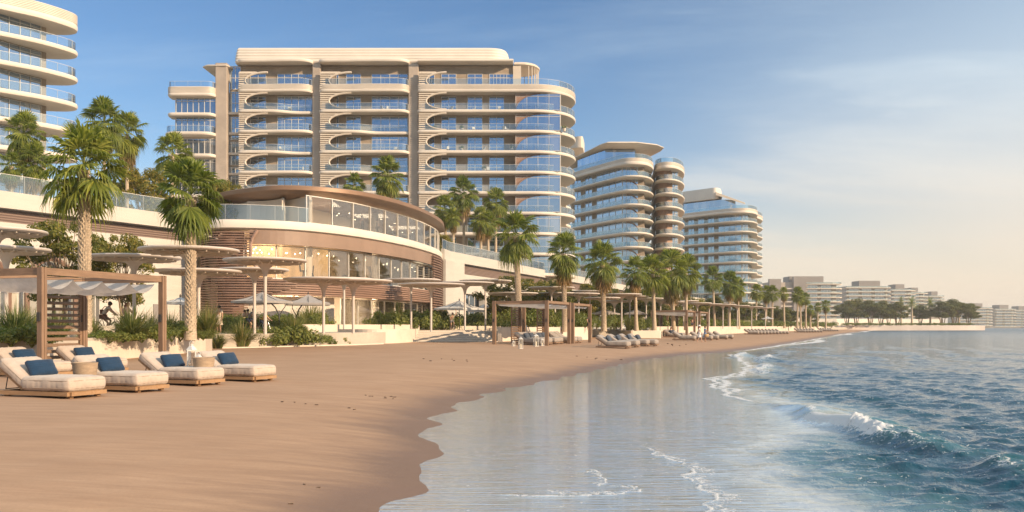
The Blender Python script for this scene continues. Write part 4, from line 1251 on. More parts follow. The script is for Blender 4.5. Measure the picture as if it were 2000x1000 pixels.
palm(166, 335, 39, .9, 78, 'tall fan palm with a thick pale trunk, left foreground beside the wooden pergola', None, 0, None, .235, True)
palm(372, 385, 44, .9, 64, 'fan palm with a shaggy hanging crown and criss-cross trunk, right of the wooden pergola', None, 3, None, .225, True)
GP = 'fan palms in a row along the promenade'
palm(1015, 462, 88, 1.0, 46, 'broad fan palm behind the left half of the second pergola', GP, 1, None, .27, True)
palm(1103, 497, 94, 1.0, 36, 'fan palm with a long drooping crown behind the right half of the second pergola', GP, 3, 1, .22, True)
palm(1180, 515, 105, 1.0, 37, 'fan palm with brown dead fronds over the narrow stone steps', GP, 0, 0, .25, True)
palm(1243, 532, 112, 1.0, 26, 'smaller fan palm right behind the white square planter box', GP, 2, 0, .22)
palm(1278, 535, 116, 1.0, 34, 'fan palm at the left posts of the third pergola', GP, 1, None, .27)
palm(1316, 530, 128, 1.0, 37, 'dense dark fan palm above the middle of the third pergola', GP, 3, 1, .25)
palm(1340, 533, 134, 1.0, 30, 'fan palm half hidden behind the dense dark palm above the third pergola', GP, 0, 0, .25)
palm(1396, 546, 170, 1.0, 22, 'slim fan palm right of the third pergola, first of three close together', GP, 2, None, .22)
palm(1424, 556, 180, 1.0, 22, 'fan palm in the middle of the three right of the third pergola', GP, 0, 0, .28)
palm(1443, 562, 188, 1.0, 19, 'fan palm on the right of the three beyond the third pergola', GP, 1, 0, .28)
far_p = [(1476, 572, 236, 14), (1496, 573, 243, 14), (1508, 574, 240, 14), (1532, 573, 256, 11), (1557, 577, 258, 14), (1564, 580, 268, 12), (1574, 585, 262, 11), (1583, 605, 285, 8), (1597, 600, 300, 8), (1613, 597, 305, 10)]
ordn = ['first', 'second', 'third', 'fourth', 'fifth', 'sixth', 'seventh', 'eighth', 'ninth', 'tenth', 'eleventh', 'twelfth']
for i, (px, py, Y, r_) in enumerate(far_p):
    palm(px, py, Y, 1.0, r_, f'slender far palm behind the distant lounger rows, {ordn[i]} of ten from left', 'slender fan palms behind the distant loungers', i, 0 if i % 2 else None, .26)
# palms on the podium
palm(52, 262, 80, 10.9, 38, 'fan palm on the podium in front of the left apartment block, taller of two', None, 3, 0, .2)
palm(66, 318, 79, 10.9, 34, 'low bushy fan palm on the podium under the taller palm at the left', None, 2, 1, .2)
palm(22, 325, 78, 10.9, 26, 'low fan palm at the far left on the podium behind the glass balustrade', None, 1, 1, .2)
palm(204, 245, 90, 10.9, 42, 'fan palm on the podium, left of the pair against the sky', None, 0, 0, .2)
palm(248, 262, 93, 10.9, 38, 'fan palm on the podium, right of the pair against the sky', None, 3, 1, .2)
palm(336, 305, 86, 10.9, 38, 'fan palm on the podium peeping out behind the shaggy palm', None, 2, None, .2)
palm(757, 345, 118, 10.9, 33, 'fan palm standing behind the bronze pavilion roof, larger of two', None, 0, 0, .22)
palm(690, 362, 117, 10.9, 22, 'small fan palm behind the bronze pavilion roof, left of the larger one', None, 2, None, .2)
for i, (px, py, Y, r_) in enumerate([(872, 412, 142, 25), (886, 425, 139, 18), (907, 380, 145, 29), (940, 430, 141, 23), (954, 436, 143, 20), (968, 397, 147, 27)]):
    palm(px, py, Y, 10.9, r_, f'tall slim palm before the longest block, {ordn[i]} of six from the left', 'six slim fan palms on the podium', i, 0 if i % 2 == 0 else 1, .24)
# date palms on the headland
def date_crown(seed):
    rg = random.Random(seed); b = MB()
    for i in range(46):
        q = i/45; az = i*2.39996; el = R(80-110*q); L = 3.4*rg.uniform(.85, 1.1)
        p = Vector((0, 0, 0)); d = Vector((math.cos(az)*math.cos(el), math.sin(az)*math.cos(el), math.sin(el)))
        side = Vector((-math.sin(az), math.cos(az), 0))
        for k in range(9):
            pn = p+d*L/9; d = (d+Vector((0, 0, -.13-.08*q))).normalized()
            w = .5*math.sin(PI*(k+1)/10)+.12
            for sg in (-1, 1):
                for m in (0, .5):
                    c0 = p+(pn-p)*m; c1 = p+(pn-p)*(m+.28)
                    b.add([c0, c1, c1+side*sg*w+d*.25+Vector((0, 0, -.18*w))], [(0, 1, 2)])
            p = pn
    return b.mesh('crown', m_palm)
DC = [date_crown(31), date_crown(32)]
for i, (px, py, Y, s_c) in enumerate([(1781, 591, 462, 1.25), (1817, 592, 466, 1.2), (1873, 598, 478, .95), (1760, 585, 500, .7)]):
    x = PX(px, Y); zc_ = PZ(py, Y); h = zc_-1.9
    t = thing('date_palm', (x, Y, 1.9), ['feathery date palm on the headland, largest and left of the two side by side', 'feathery date palm on the headland, right of the two side by side', 'feathery date palm near the right end of the headland', 'thin date palm behind the left headland trees'][i], 'palm tree', 'date palms on the headland')
    link('trunk', trunk_mesh(h, .5, False), t, None, None, (1, 1, h/(round(h*2)/2)))
    link('crown', DC[i % 2], t, (0, 0, h), i*1.3, s_c)

# ---- broadleaf trees
def leaf_clump(b, c, r, n, size, rg, flat=.75):
    for _ in range(n):
        d = Vector((rg.gauss(0, 1), rg.gauss(0, 1), rg.gauss(0, 1)*flat)); d.normalize()
        p = Vector(c)+Vector((d.x*r, d.y*r, d.z*r*flat))*rg.uniform(.55, 1.0)
        nrm = (d+Vector((rg.uniform(-.7, .7), rg.uniform(-.7, .7), rg.uniform(-.2, .9)))).normalized()
        a = nrm.orthogonal().normalized(); a.rotate(Matrix.Rotation(rg.uniform(0, 6.28), 3, nrm)); e = nrm.cross(a)
        L = size*rg.uniform(.7, 1.3); w = L*.42
        b.add([p-a*L*.5, p+e*w*.5+nrm*L*.06, p+a*L*.5, p-e*w*.5+nrm*L*.06], [(0, 1, 2, 3)])
def tree_meshes(seed, rad, hgt, trunk_h, nclump, nleaf, size, stems=1, mat=None, cl=(.16, .34)):
    """crown on limbs; z = 0 at the ground"""
    rg = random.Random(seed); b = MB(); tb = MB()
    tips = []
    for i in range(nclump):
        for _ in range(30):
            q = Vector((rg.uniform(-1, 1), rg.uniform(-1, 1), rg.uniform(-1, 1)))
            if .30 < q.length < 1: break
        c = Vector((q.x*rad, q.y*rad, trunk_h+(hgt-trunk_h)*(.5+.5*q.z)))
        r = rad*rg.uniform(*cl)
        tips.append(c); leaf_clump(b, c, r, int(nleaf*(r/rad/.25)**2), size, rg)
    for s in range(stems):
        g = 2*PI*s/stems+rg.random(); base = Vector((math.cos(g)*.25*(stems > 1), math.sin(g)*.25*(stems > 1), 0))
        top = Vector((math.cos(g)*rad*.2*(stems > 1)+rg.uniform(-.1, .1), math.sin(g)*rad*.2*(stems > 1), trunk_h+.15*(hgt-trunk_h)))
        tr = hgt*(.024 if stems == 1 else .014)
        mid = (base+top)*.5+Vector((rg.uniform(-.15, .15), rg.uniform(-.15, .15), 0))
        tb.tube([base-Vector((0, 0, .1)), mid, top], [tr*1.25, tr, tr*.8], 7)
        for c in tips[s::stems]:
            m = top*.5+c*.5+Vector((rg.uniform(-.2, .2), rg.uniform(-.2, .2), -.1*rad))
            tb.tube([top, m, c], [tr*.5, tr*.3, tr*.1], 5)
    return tb.mesh('trunk', m_bark, 60), b.mesh('crown', mat or m_leaf)
TM = {'open': tree_meshes(41, 2.6, 6.6, 1.6, 84, 190, .23, 3, m_leaf, (.13, .25)),
      'bush': tree_meshes(42, 2.0, 4.6, .7, 38, 190, .21, 2, m_leaf, (.2, .36)),
      'round': tree_meshes(43, 3.4, 7.5, 2.4, 38, 130, .42, 4, m_leafd, (.2, .36)),
      'hedge': tree_meshes(44, 2.6, 5.6, 1.2, 44, 170, .28, 3, m_leafd, (.18, .34)),
      'gold': tree_meshes(45, 2.4, 5.4, 1.2, 44, 170, .26, 3, m_leaf, (.18, .32))}
def tree(kind, px, pytop, Y, zb, label, group=None, wide=1.0, name='leafy_tree'):
    x = PX(px, Y); hh = PZ(pytop, Y)-zb
    base_h = {'open': 6.9, 'bush': 4.9, 'round': 7.9, 'hedge': 5.9, 'gold': 5.7}[kind]
    s = hh/base_h
    t = thing(name, (x, Y, zb), label, 'tree', group, rnd.uniform(0, 6))
    t.scale = (s*wide, s*wide, s)
    link('trunk', TM[kind][0], t); link('crown', TM[kind][1], t)
    return t
tree('open', 122, 412, 52, 1.1, 'airy leafy tree behind the left palm trunk, in front of the podium wall', None, 1.0)
tree('open', 240, 440, 58, 1.1, 'thin leafy tree right of the tall left palm, in front of the arched portals', None, .75)
tree('bush', 274, 312, 96, 10.6, 'golden green bushy tree on the podium left of the shaggy palm', None, .95)
tree('bush', 436, 340, 91, 10.9, 'round golden bush tree on the podium at the left end of the pavilion roof', None, .75)
tree('bush', 640, 372, 116, 10.9, 'low bush behind the left part of the bronze pavilion roof', None, 1.2)
tree('bush', 725, 370, 117, 10.9, 'low bush between the two palms behind the pavilion roof', None, 1.1)
tree('bush', 858, 452, 126, 10.6, 'small bush on the podium at the right end of the pavilion', None, .9)
GT = 'leafy trees in the gardens behind the disc canopies'
for i, (k, px, py, Y, w) in enumerate([('gold', 985, 531, 100, 1.1), ('gold', 1035, 537, 104, 1.1), ('hedge', 1075, 545, 112, 1.1), ('gold', 1130, 548, 118, 1.3), ('hedge', 1160, 552, 128, 1.3), ('gold', 1210, 558, 136, 1.3), ('hedge', 1245, 560, 140, 1.3), ('hedge', 1290, 566, 150, 1.3), ('gold', 1345, 572, 160, 1.2), ('hedge', 1390, 578, 185, 1.2)]):
    tree(k, px, py, Y, 1.0, f'{"golden green" if k == "gold" else "dark green"} garden tree behind the disc canopies, {ordn[i]} of ten from left', GT, w)
GH = 'leafy trees behind the far palms'
for i, (px, py, Y, w) in enumerate([(1450, 586, 230, 1.2), (1486, 592, 262, 1.2), (1515, 597, 275, 1.3), (1540, 600, 290, 1.2), (1580, 603, 330, 1.2)]):
    tree('hedge', px, py, Y, 1.0, f'dark bushy tree behind the far palms, {ordn[i]} of five from left', GH, w)
GR = 'round dark trees on the headland'
for i, (px, py, Y, w) in enumerate([(1655, 590, 470, 1.0), (1672, 586, 476, 1.0), (1699, 589, 452, 1.15), (1722, 590, 458, 1.1), (1752, 592, 452, 1.1), (1798, 598, 470, 1.0), (1840, 591, 460, 1.15), (1862, 587, 466, 1.1), (1893, 595, 470, 1.15), (1735, 596, 490, 1.0)]):
    tree('round', px, py-1.5, Y, 1.9, f'round dark tree on the headland, {["first", "second", "third", "fourth", "sixth", "seventh", "eighth", "ninth", "tenth", "fifth"][i]} of ten from the left', GR, w*1.25)

# ---- shrubs and grasses
def shrub_mesh(seed, n, size, rg_w=1.0, mat=None, spiky=False):
    rg = random.Random(seed); b = MB()
    for i in range(n):
        g = rg.uniform(0, 6.28); rad = math.sqrt(rg.random())*.8
        c = (math.cos(g)*rad, math.sin(g)*rad, .25+.55*rg.random()*(1-.5*rad))
        leaf_clump(b, c, rg.uniform(.16, .30), 42, size, rg, .9)
    for i in range(14):
        g = rg.uniform(0, 6.28); q = rg.uniform(.2, .7)
        b.tube([(0, 0, -.05), (math.cos(g)*q*.5, math.sin(g)*q*.5, .3), (math.cos(g)*q, math.sin(g)*q, .7)], [.015, .01, .004], 3)
    return b.mesh('bushy_shrub', mat or m_shrub)
def grass_mesh(seed, n=420, h=1.0, spread=.95, mat=None):
    rg = random.Random(seed); b = MB()
    for i in range(n):
        g = rg.uniform(0, 6.28); r0 = .18*rg.random(); lean = rg.random()**.6*spread; L = h*rg.uniform(.65, 1.15)
        d = Vector((math.cos(g), math.sin(g), 0)); s = Vector((-math.sin(g), math.cos(g), 0)); w = .011+.010*rg.random()
        p0 = d*r0; pts = []
        for k in range(4):
            q = k/3
            pts.append(p0+d*(lean*L*q**1.6)+Vector((0, 0, L*(q*(1-.18*lean)-.42*lean*q**2.6))))
        vs = []
        for k, p in enumerate(pts[:3]): vs += [p-s*w*(1-.25*k), p+s*w*(1-.25*k)]
        vs.append(pts[3])
        b.add(vs, [(0, 1, 3, 2), (2, 3, 5, 4), (4, 5, 6)])
    return b.mesh('grass_tuft', mat or m_grass)
SH = [shrub_mesh(51, 34, .11), shrub_mesh(52, 30, .14), shrub_mesh(53, 36, .09), shrub_mesh(54, 26, .17)]
GRS = [grass_mesh(61), grass_mesh(62, 480, 1.0, 1.15), grass_mesh(63, 380, 1.1, .8)]
plant_rows = {}
def plant(kind, px, Y, zb, w, h, row):
    plant_rows.setdefault(row, []).append((kind, px, Y, zb, w, h))
# bed behind the near loungers
for px, Y, w, h in ((20, 31.5, .9, .8), (62, 32, .9, .85), (95, 33, .7, .75), (185, 38.4, .9, .55), (215, 39, .9, .55), (240, 40, 1.0, .6), (277, 41, 1.1, .85), (305, 42, .9, .8), (335, 44, 1.0, .9), (352, 45, .9, 1.0), (397, 47, .7, .6)):
    plant('shrub', px, Y, .9, w, h, 'near')
for px, Y, w, h in ((258, 40.5, 1.5, 1.55), (30, 34, 1.4, 1.5), (110, 36, 1.2, 1.3), (404, 47.5, 1.5, 1.75), (386, 50, 1.2, 1.3), (330, 47, 1.2, 1.4), (60, 37, 1.4, 1.3), (290, 45, 1.2, 1.3), (180, 40.5, 1.0, 1.0)):
    plant('grass', px, Y, .95, w, h, 'near')
for px, Y, w, h in ((425, 56.5, 1.1, 1.0), (472, 58.6, 1.7, 1.6), (445, 58.5, 1.1, 1.0), (502, 60.6, 1.3, 1.1), (572, 63.5, 1.3, 2.1)):
    plant('grass', px, Y, .12, w, h, 'curb')
for px, Y, w, h in ((528, 61.2, 1.3, 1.4), (552, 62.2, 1.4, 1.5), (585, 63.4, 1.4, 1.5), (607, 64.8, 1.2, 1.0), (640, 66.5, .75, .75), (668, 68.5, .7, .65)):
    plant('shrub', px, Y, .12, w, h, 'curb')
for i, px in enumerate((430, 448, 466, 484, 505, 524, 540, 556, 572, 590, 608, 628)):
    plant('shrub' if i % 3 else 'grass', px, 70+i*.75, 1.1, 1.0, .9+.35*(i % 2), 'pav')
for i, px in enumerate((436, 455, 474, 497, 515, 533, 550)):
    plant('shrub', px, 66+i*.6, 1.1, 1.1, 1.0, 'pav')
for px, Y, w, h in ((606, 80, 1.9, 1.9), (622, 81, 1.6, 1.6), (588, 79, 1.5, 1.3)):
    plant('grass', px, Y, 1.1, w, h, 'pav')
for i, px in enumerate((742, 760, 776, 792, 806, 820, 836, 850, 862, 874)):
    plant('shrub' if i % 4 != 2 else 'grass', px, 86+i*.9, 1.1, 1.25, 1.3+.35*((i*7) % 3)/2, 'front')
for i, px in enumerate((893, 908, 922, 936, 950, 964)):
    plant('shrub', px, 97.5+i*.5, 1.1, 1.3, 1.25+.2*(i % 2), 'front')
for i, px in enumerate((990, 1006, 1022, 1040, 1056, 1072, 1088, 1104, 1120)):
    plant('shrub' if i % 3 != 1 else 'grass', px, 90+i*1.5, 1.2, 1.35, 1.5+.4*((i*5) % 3)/2, 'pergola')
for i, px in enumerate((1134, 1150, 1176, 1193, 1200)):
    plant('shrub', px, 104+i*3, 1.2, 1.3, 1.4, 'pergola')
for i, (px, Y) in enumerate(((1228, 115.6), (1240, 116), (1250, 116.4), (1259, 117))):
    plant('shrub' if i != 0 else 'grass', px, Y, .9, 1.2, 1.5, 'box')
for i in range(11):
    px = 1285+i*15
    plant('shrub', px, 134+i*6.5, 1.1, 1.6+.05*i, 1.5, 'far')
for i in range(14):
    px = 1448+i*13.5
    plant('shrub', px, 212+i*9, 1.1, 2.2, 1.7, 'farther')
for i in range(16):
    px = 1655+i*15.6
    plant('shrub', px, 434+i*1.8, 1.9, 3.3, 1.5, 'headland')
row_txt = {'near': ('in the planter behind the near loungers', 'plants in the near planter'), 'curb': ('behind the low curved white kerb', 'plants behind the curved kerb'),
           'pav': ('in the bed along the pavilion', 'plants along the pavilion'), 'front': ('in the long low planter', 'plants in the long low planter'),
           'pergola': ('in the bed behind the second pergola', 'plants behind the second pergola'), 'box': ('in the white square planter box', 'plants in the square planter box'),
           'far': ('in the bed beyond the third pergola', 'plants beyond the third pergola'), 'farther': ('behind the wall at the far loungers', 'plants behind the far loungers'), 'headland': ('of the headland hedge', 'hedge shrubs on the headland')}
def ordw(i): return (ordn+['thirteenth', 'fourteenth', 'fifteenth', 'sixteenth', 'seventeenth', 'eighteenth', 'nineteenth'])[i]
for row, items in plant_rows.items():
    items.sort(key=lambda a: a[1]); cnt = {}
    for (kind, px, Y, zb, w, h) in items:
        i = cnt.get(kind, 0); cnt[kind] = i+1
        me = rnd.choice(SH) if kind == 'shrub' else rnd.choice(GRS)
        k_ = {'front': 1.45, 'pergola': 1.4, 'box': 1.3, 'far': 1.35, 'pav': 1.35, 'farther': 1.3, 'curb': 1.1}.get(row, 1.0); h *= k_; w *= (k_+1)/2
        o = link('bushy_shrub' if kind == 'shrub' else 'grass_tuft', me, None, (PX(px, Y), Y, zb-.03), rnd.uniform(0, 6.28), (w*1.2, w*1.2, h*(1.22 if kind == 'shrub' else 1.22)))
        look = ('leafy green shrub' if kind == 'shrub' else 'arching grass tuft')
        tag(o, f'{look} {row_txt[row][0]}, {ordw(i)} from the left', 'shrub' if kind == 'shrub' else 'grass', row_txt[row][1])
# ================================================================ beach furniture
def woodmat(name, a, b, sc=1.0):
    t = NT(name); c = t.coords('Object', scale=(1.2*sc, 14*sc, 14*sc)); c2 = t.coords('Object')
    n = t.noise(1.5, 6, .65, c, .6); n2 = t.noise(1.1, 3, .5, c2)
    col = t.mix(t.mapr(n, .32, .68, 0, 1), a, b)
    col = t.mix(t.mapr(n2, .4, .7, 0, .4), col, [x*.7 for x in a])
    return t.done(t.bsdf(col, .6, 0, .35, t.bump(n, .25, .004)))
m_wood = woodmat('warm_timber', (.195, .12, .075), (.30, .19, .12))
m_woodv = None
def woodv(name, a, b):
    t = NT(name); c = t.coords('Object', scale=(14, 14, 1.0)); c2 = t.coords('Object')
    n = t.noise(1.5, 6, .65, c, .6); n2 = t.noise(.9, 3, .5, c2)
    col = t.mix(t.mapr(n, .32, .68, 0, 1), a, b); col = t.mix(t.mapr(n2, .4, .7, 0, .4), col, [x*.7 for x in a])
    return t.done(t.bsdf(col, .6, 0, .35, t.bump(n, .25, .004)))
m_post = woodv('post_timber', (.195, .122, .078), (.30, .19, .122))
m_teak = woodmat('pale_teak', (.30, .17, .085), (.44, .27, .145))
def clothmat(name, col, weave=260, trans=0.0, stripe=0.0):
    t = NT(name); c = t.coords('Object')
    n = t.noise(weave, 2, .6, c); n2 = t.noise(5, 4, .6, c); n3 = t.noise(26, 4, .6, t.coords('Object', scale=(.35, 1, 1)))
    cc = t.mix(t.mapr(n2, .3, .7, 0, 1), [x*.88 for x in col], [min(1, x*1.08) for x in col])
    if stripe:
        w = t.noise(30, 3, .6, t.coords('Object', scale=(.15, .15, 3.5)))
        cc = t.mix(t.mapr(w, .4, .65, 0, stripe), cc, [x*.35 for x in col])
    nr = t.bump(n3, .5, .012); nr = t.bump(n, .25, .002, nr)
    s = t.bsdf(cc, .85, 0, .15, nr, Sheen_Weight=.2)
    if trans:
        tr = t.n('ShaderNodeBsdfTranslucent'); t.l(cc, tr.inputs['Color'])
        ms = t.n('ShaderNodeMixShader'); ms.inputs[0].default_value = trans; t.l(s, ms.inputs[1]); t.l(tr.outputs[0], ms.inputs[2]); s = ms.outputs[0]
    return t.done(s)
m_cush = clothmat('cushion_cloth', (.50, .405, .33))
m_cushg = clothmat('grey_cushion_cloth', (.33, .28, .24))
m_pil = clothmat('blue_pillow_cloth', (.014, .042, .09), stripe=.5)
m_pild = clothmat('slate_pillow_cloth', (.06, .075, .10), stripe=.4)
m_can = clothmat('white_canopy_cloth', (.66, .62, .57), 120, .35)
m_pgrey = clothmat('grey_parasol_cloth', (.42, .38, .35), 120, .25)
m_pwhite = clothmat('white_parasol_cloth', (.72, .72, .72), 120, .3)
m_wov = M('woven_concrete', (.38, .275, .185), .8, .2, 6, .6, 60, .01, stretch=(1, 1, 3), fine=.3)
m_disc = M('white_painted_steel', (.56, .49, .435), .5, .06, 1.0, .1, 30, .002)

def cushion(sx, sy, sz, r, n=9, tuft=0.0, seed=0, bulge=.10, pleats=0.0):
    """soft box with rounded edges; (sx, sy, sz) full sizes; centred"""
    h = (sx/2, sy/2, sz/2); vs = {}; V = []; Fc = []
    nx, ny, nz = n*2, n+4, 5
    def put(p):
        k = tuple(round(q, 5) for q in p)
        if k not in vs: vs[k] = len(V); V.append(Vector(p))
        return vs[k]
    def face(ax, sg, na, nb):
        o = [0, 1, 2]; o.remove(ax)
        for i in range(na):
            for j in range(nb):
                ids = []
                for (a, b) in ((i, j), (i+1, j), (i+1, j+1), (i, j+1)):
                    p = [0, 0, 0]; p[ax] = sg*h[ax]; p[o[0]] = -h[o[0]]+2*h[o[0]]*a/na; p[o[1]] = -h[o[1]]+2*h[o[1]]*b/nb
                    ids.append(put(p))
                Fc.append(tuple(ids if sg > 0 else ids[::-1]))
    face(0, -1, ny, nz); face(0, 1, ny, nz); face(1, -1, nx, nz); face(1, 1, nx, nz); face(2, -1, nx, ny); face(2, 1, nx, ny)
    rg = random.Random(seed)
    out = []
    for p in V:
        q = Vector([max(-(h[i]-r), min(h[i]-r, p[i])) for i in range(3)]); d = p-q
        w = q+(d.normalized()*r if d.length > 1e-6 else d)
        ex = 1-(abs(p.x)/h[0])**4; ey = 1-(abs(p.y)/h[1])**4
        w.z *= 1+bulge*(max(ex, 0)*max(ey, 0)-.3)
        edge = 1-max(0, min(ex, ey))
        ph = p.x*17+p.y*19
        w += Vector((0, 0, 1))*(pleats*math.sin(ph*2.2)*edge*(1 if p.z > 0 else .3))
        w += Vector((1, 0, 0))*(pleats*.5*math.sin(p.y*40)*edge)+Vector((0, 1, 0))*(pleats*.5*math.sin(p.x*40)*edge)
        nn = mnoise.noise(w*3.3+Vector((seed, 0, 0)))*.012+mnoise.noise(w*9+Vector((seed, 3, 0)))*.005
        w += (d.normalized() if d.length > 1e-6 else Vector((0, 0, 1)))*nn
        out.append(w)
    return out, Fc
def cush_mesh(name, dims, r, mat, M4=None, seed=0, bulge=.1, pleats=.006, n=14):
    v, f = cushion(*dims, r, n, 0, seed, bulge, pleats)
    if M4 is not None: v = [M4 @ p for p in v]
    b = MB(); b.add(v, f); return b.mesh(name, mat, 179)
# ---- deep beach daybed, local +x towards the foot
TILT = R(34)
LW, LL = 1.16, 2.1
hinge = Vector((-.36, 0, .17))
Mback = Matrix.Translation(hinge) @ Matrix.Rotation(TILT, 4, 'Y') @ Matrix.Translation((-.48, 0, .13))
def lounger_meshes(cm, pm, wm, low=True):
    seat = cush_mesh('seat_cushion', (1.50, LW, .33), .12, cm, Matrix.Translation((.34, 0, .30)), 1, .10, .011)
    back = cush_mesh('back_cushion', (1.0, LW-.02, .26), .115, cm, Mback, 2, .08, .010, 12)
    Mp = Mback @ Matrix.Translation((.21, .02, .255)) @ Matrix.Rotation(R(22), 4, 'Y') @ Matrix.Rotation(R(90), 4, 'Z')
    pil = cush_mesh('pillow', (.74, .42, .15), .035, pm, Mp, 5, .95, .004, 8)
    b = MB()
    for sy in (-1, 1): b.box((-.05, sy*(LW/2-.03), .085), (2.18, .075, .09))
    for i in range(7): b.box((-.30+.205*i, 0, .128), (.14, LW-.14, .022))
    b.box((1.06, 0, .085), (.075, LW-.14, .088)); b.box((-1.10, 0, .085), (.075, LW-.14, .088)); b.box((.35, 0, .07), (.07, LW-.14, .06))
    fr = b.mesh('base_frame', wm)
    lg = MB().box((0, 0, .02), (.11, .10, .075)).mesh('leg', wm)
    b = MB()
    p0 = Mback @ Vector((.46, 0, -.15)); p1 = Mback @ Vector((-.46, 0, -.15))
    for sy in (-1, 1):
        o_ = Vector((0, sy*(LW/2-.09), 0)); b.bar(p0+o_, p1+o_, .05, .03, (0, 1, 0))
    for q in (.0, .33, .66, 1.0):
        c = p0+(p1-p0)*q; b.bar(c-Vector((0, LW/2-.09, 0)), c+Vector((0, LW/2-.09, 0)), .05, .02)
    bf = b.mesh('back_frame', wm)
    b = MB(); m_ = p0+(p1-p0)*.72
    for sy in (-1, 1): b.tube([m_+Vector((0, sy*.4, 0)), Vector((-1.02, sy*.4, .15))], .012, 6)
    b.tube([Vector((-1.02, -.4, .16)), Vector((-1.02, .4, .16))], .012, 6)
    pr = b.mesh('prop', m_dark, 60)
    return seat, back, pil, fr, lg, bf, pr
def make_lounger(ms, label, group, name='sun_lounger'):
    seat, back, pil, fr, lg, bf, pr = ms
    t = thing(name, (0, 0, 0), label, 'sun lounger', group, -TH)
    sc_ = link('seat_cushion', seat, t); bc_ = link('back_cushion', back, t); link('piping', PIPE[0], sc_); link('piping', PIPE[1], bc_); link('base_frame', fr, t); link('back_frame', bf, t); link('prop', pr, t)
    for sx in (-.95, .93):
        for sy in (-.40, .40): link('leg', lg, t, (sx, sy, 0))
    return t, pil
def pipe(sx, sy, z, M4):
    b = MB(); pts = round_corners([(-sx/2, -sy/2), (sx/2, -sy/2), (sx/2, sy/2), (-sx/2, sy/2)], .16, 6)
    for zz in (-z, z): b.tube([M4 @ Vector((p[0]*.985, p[1]*.985, zz)) for p in pts], .009, 5, close=True)
    return b.mesh('piping', m_pipe, 179)
m_pipe = clothmat('piping_cloth', (.40, .31, .24))
PIPE = (pipe(1.50, LW, .085, Matrix.Translation((.34, 0, .30))), pipe(1.0, LW-.02, .06, Mback))
LMS = lounger_meshes(m_cush, m_pil, m_teak)
GMS = lounger_meshes(m_cushg, m_pild, m_wood)
def corner_to_centre(px, py, sc=1.0, rz=-TH, zadd=0.0):
    z = 0.0
    for _ in range(6):
        x, y = G(px, py, z); z = gz(x, y)
    d = Vector((math.cos(rz), math.sin(rz))); u = Vector((-math.sin(rz), math.cos(rz)))
    c = Vector((x, y))-d*(1.08*sc)+u*(.5*sc)
    return c.x, c.y
first = {}
def put_lounger(kind, x, y, label, group, sc=1.0, rz=-TH, pil_label=None):
    z = gz(x, y)+.015*sc
    if kind not in first:
        t, pil = make_lounger(LMS if kind == 'near' else GMS, label, group); first[kind] = (t, pil)
        t.location = (x, y, z); t.rotation_euler.z = rz; t.scale = (sc,)*3
    else:
        t = dup(first[kind][0], (x, y, z), rz, label, group, sc)
    if pil_label:
        p = link('throw_pillow', first[kind][1], None, (x, y, z), rz, sc); tag(p, pil_label, 'pillow', 'pillows on the loungers')
    return t
GN = 'cream loungers on the sand at the left'
near = [(137, 780, 'cream lounger nearest the camera at the left edge, first of the front row', 'blue pillow on the nearest lounger at the left edge'),
        (272, 768, 'cream lounger second in the front row, right beside the woven drum table', 'blue pillow on the second lounger of the front row'),
        (392, 755, 'cream lounger third in the front row, with white lanterns behind', 'blue pillow on the third lounger of the front row'),
        (500, 747, 'cream lounger at the right end of the front row, beside the bowl-shaped table', 'blue pillow on the last lounger of the front row'),
        (88, 739, 'cream lounger under the pergola behind its left post', 'blue pillow on the lounger behind the left pergola post'),
        (205, 730, 'cream lounger under the pergola in front of the slatted panel', 'blue pillow on the lounger in front of the slatted panel')]
for (px, py, lb, pl) in near:
    x, y = corner_to_centre(px, py)
    put_lounger('near', x, y, lb, GN, 1.0, -TH+rnd.uniform(-.03, .03), pl)
# tables and lanterns near
def drum(px, Y, label, rt=.31, rb=.21, h=.52):
    x = PX(px, Y); z = gz(x, Y)
    b = MB(); b.lathe([(rb, 0), (rb+.015, .01)]+[(rb+(rt-rb)*q**.8+.006*(i % 2), h*q) for i, q in enumerate([k/12 for k in range(1, 13)])]+[(rt-.03, h+.008), (rt-.04, h-.015), (0, h-.018)], 28)
    o = b.build('side_table', m_wov, None, 50, (x, Y, z-.01)); tag(o, label, 'side table', 'woven side tables')
drum(166, 22.3, 'woven drum side table between the first two front loungers', .30, .20, .74)
drum(398, 25.6, 'bowl-shaped woven side table left of the last front lounger', .31, .19, .78)
drum(82, 29.0, 'small woven side table between the loungers under the pergola', .27, .2, .5)
m_lant = M('white_lantern_metal', (.62, .60, .56), .5, .05, 2)
m_wax = M('candle_wax', (.75, .66, .5), .6, .05, 2)
def lantern(x, y, z, h, w, label, group):
    t = thing('lantern', (x, y, z), label, 'lantern', group, .4)
    b = MB()
    for sx in (-1, 1):
        for sy in (-1, 1): b.box((sx*(w/2-.015), sy*(w/2-.015), h*.42), (.03, .03, h*.80))
    b.box((0, 0, .015), (w+.02, w+.02, .03)); b.box((0, 0, h*.83), (w+.02, w+.02, .03))
    b.lathe([(w*.62, h*.845), (w*.3, h*.93), (w*.12, h*.95), (w*.12, h*.985), (0, h)], 4)
    b.tube([(-w*.25, 0, h*.93), (-w*.2, 0, h*1.04), (0, 0, h*1.09), (w*.2, 0, h*1.04), (w*.25, 0, h*.93)], .008, 5)
    b.build('frame', m_lant, t)
    MB().lathe([(w*.40, .03), (w*.40, h*.80)], 4).build('glass', m_clear, t)
    MB().lathe([(w*.2, .03), (w*.2, h*.4), (0, h*.4)], 10).build('candle', m_wax, t, 40)
for i, (px, Y, h, w) in enumerate(((374, 27.0, 1.12, .26), (388, 26.6, .85, .2))):
    x = PX(px, Y); lantern(x, Y, gz(x, Y), h, w, ['taller white lantern behind the third front lounger', 'shorter white lantern behind the third front lounger'][i], 'white lanterns')
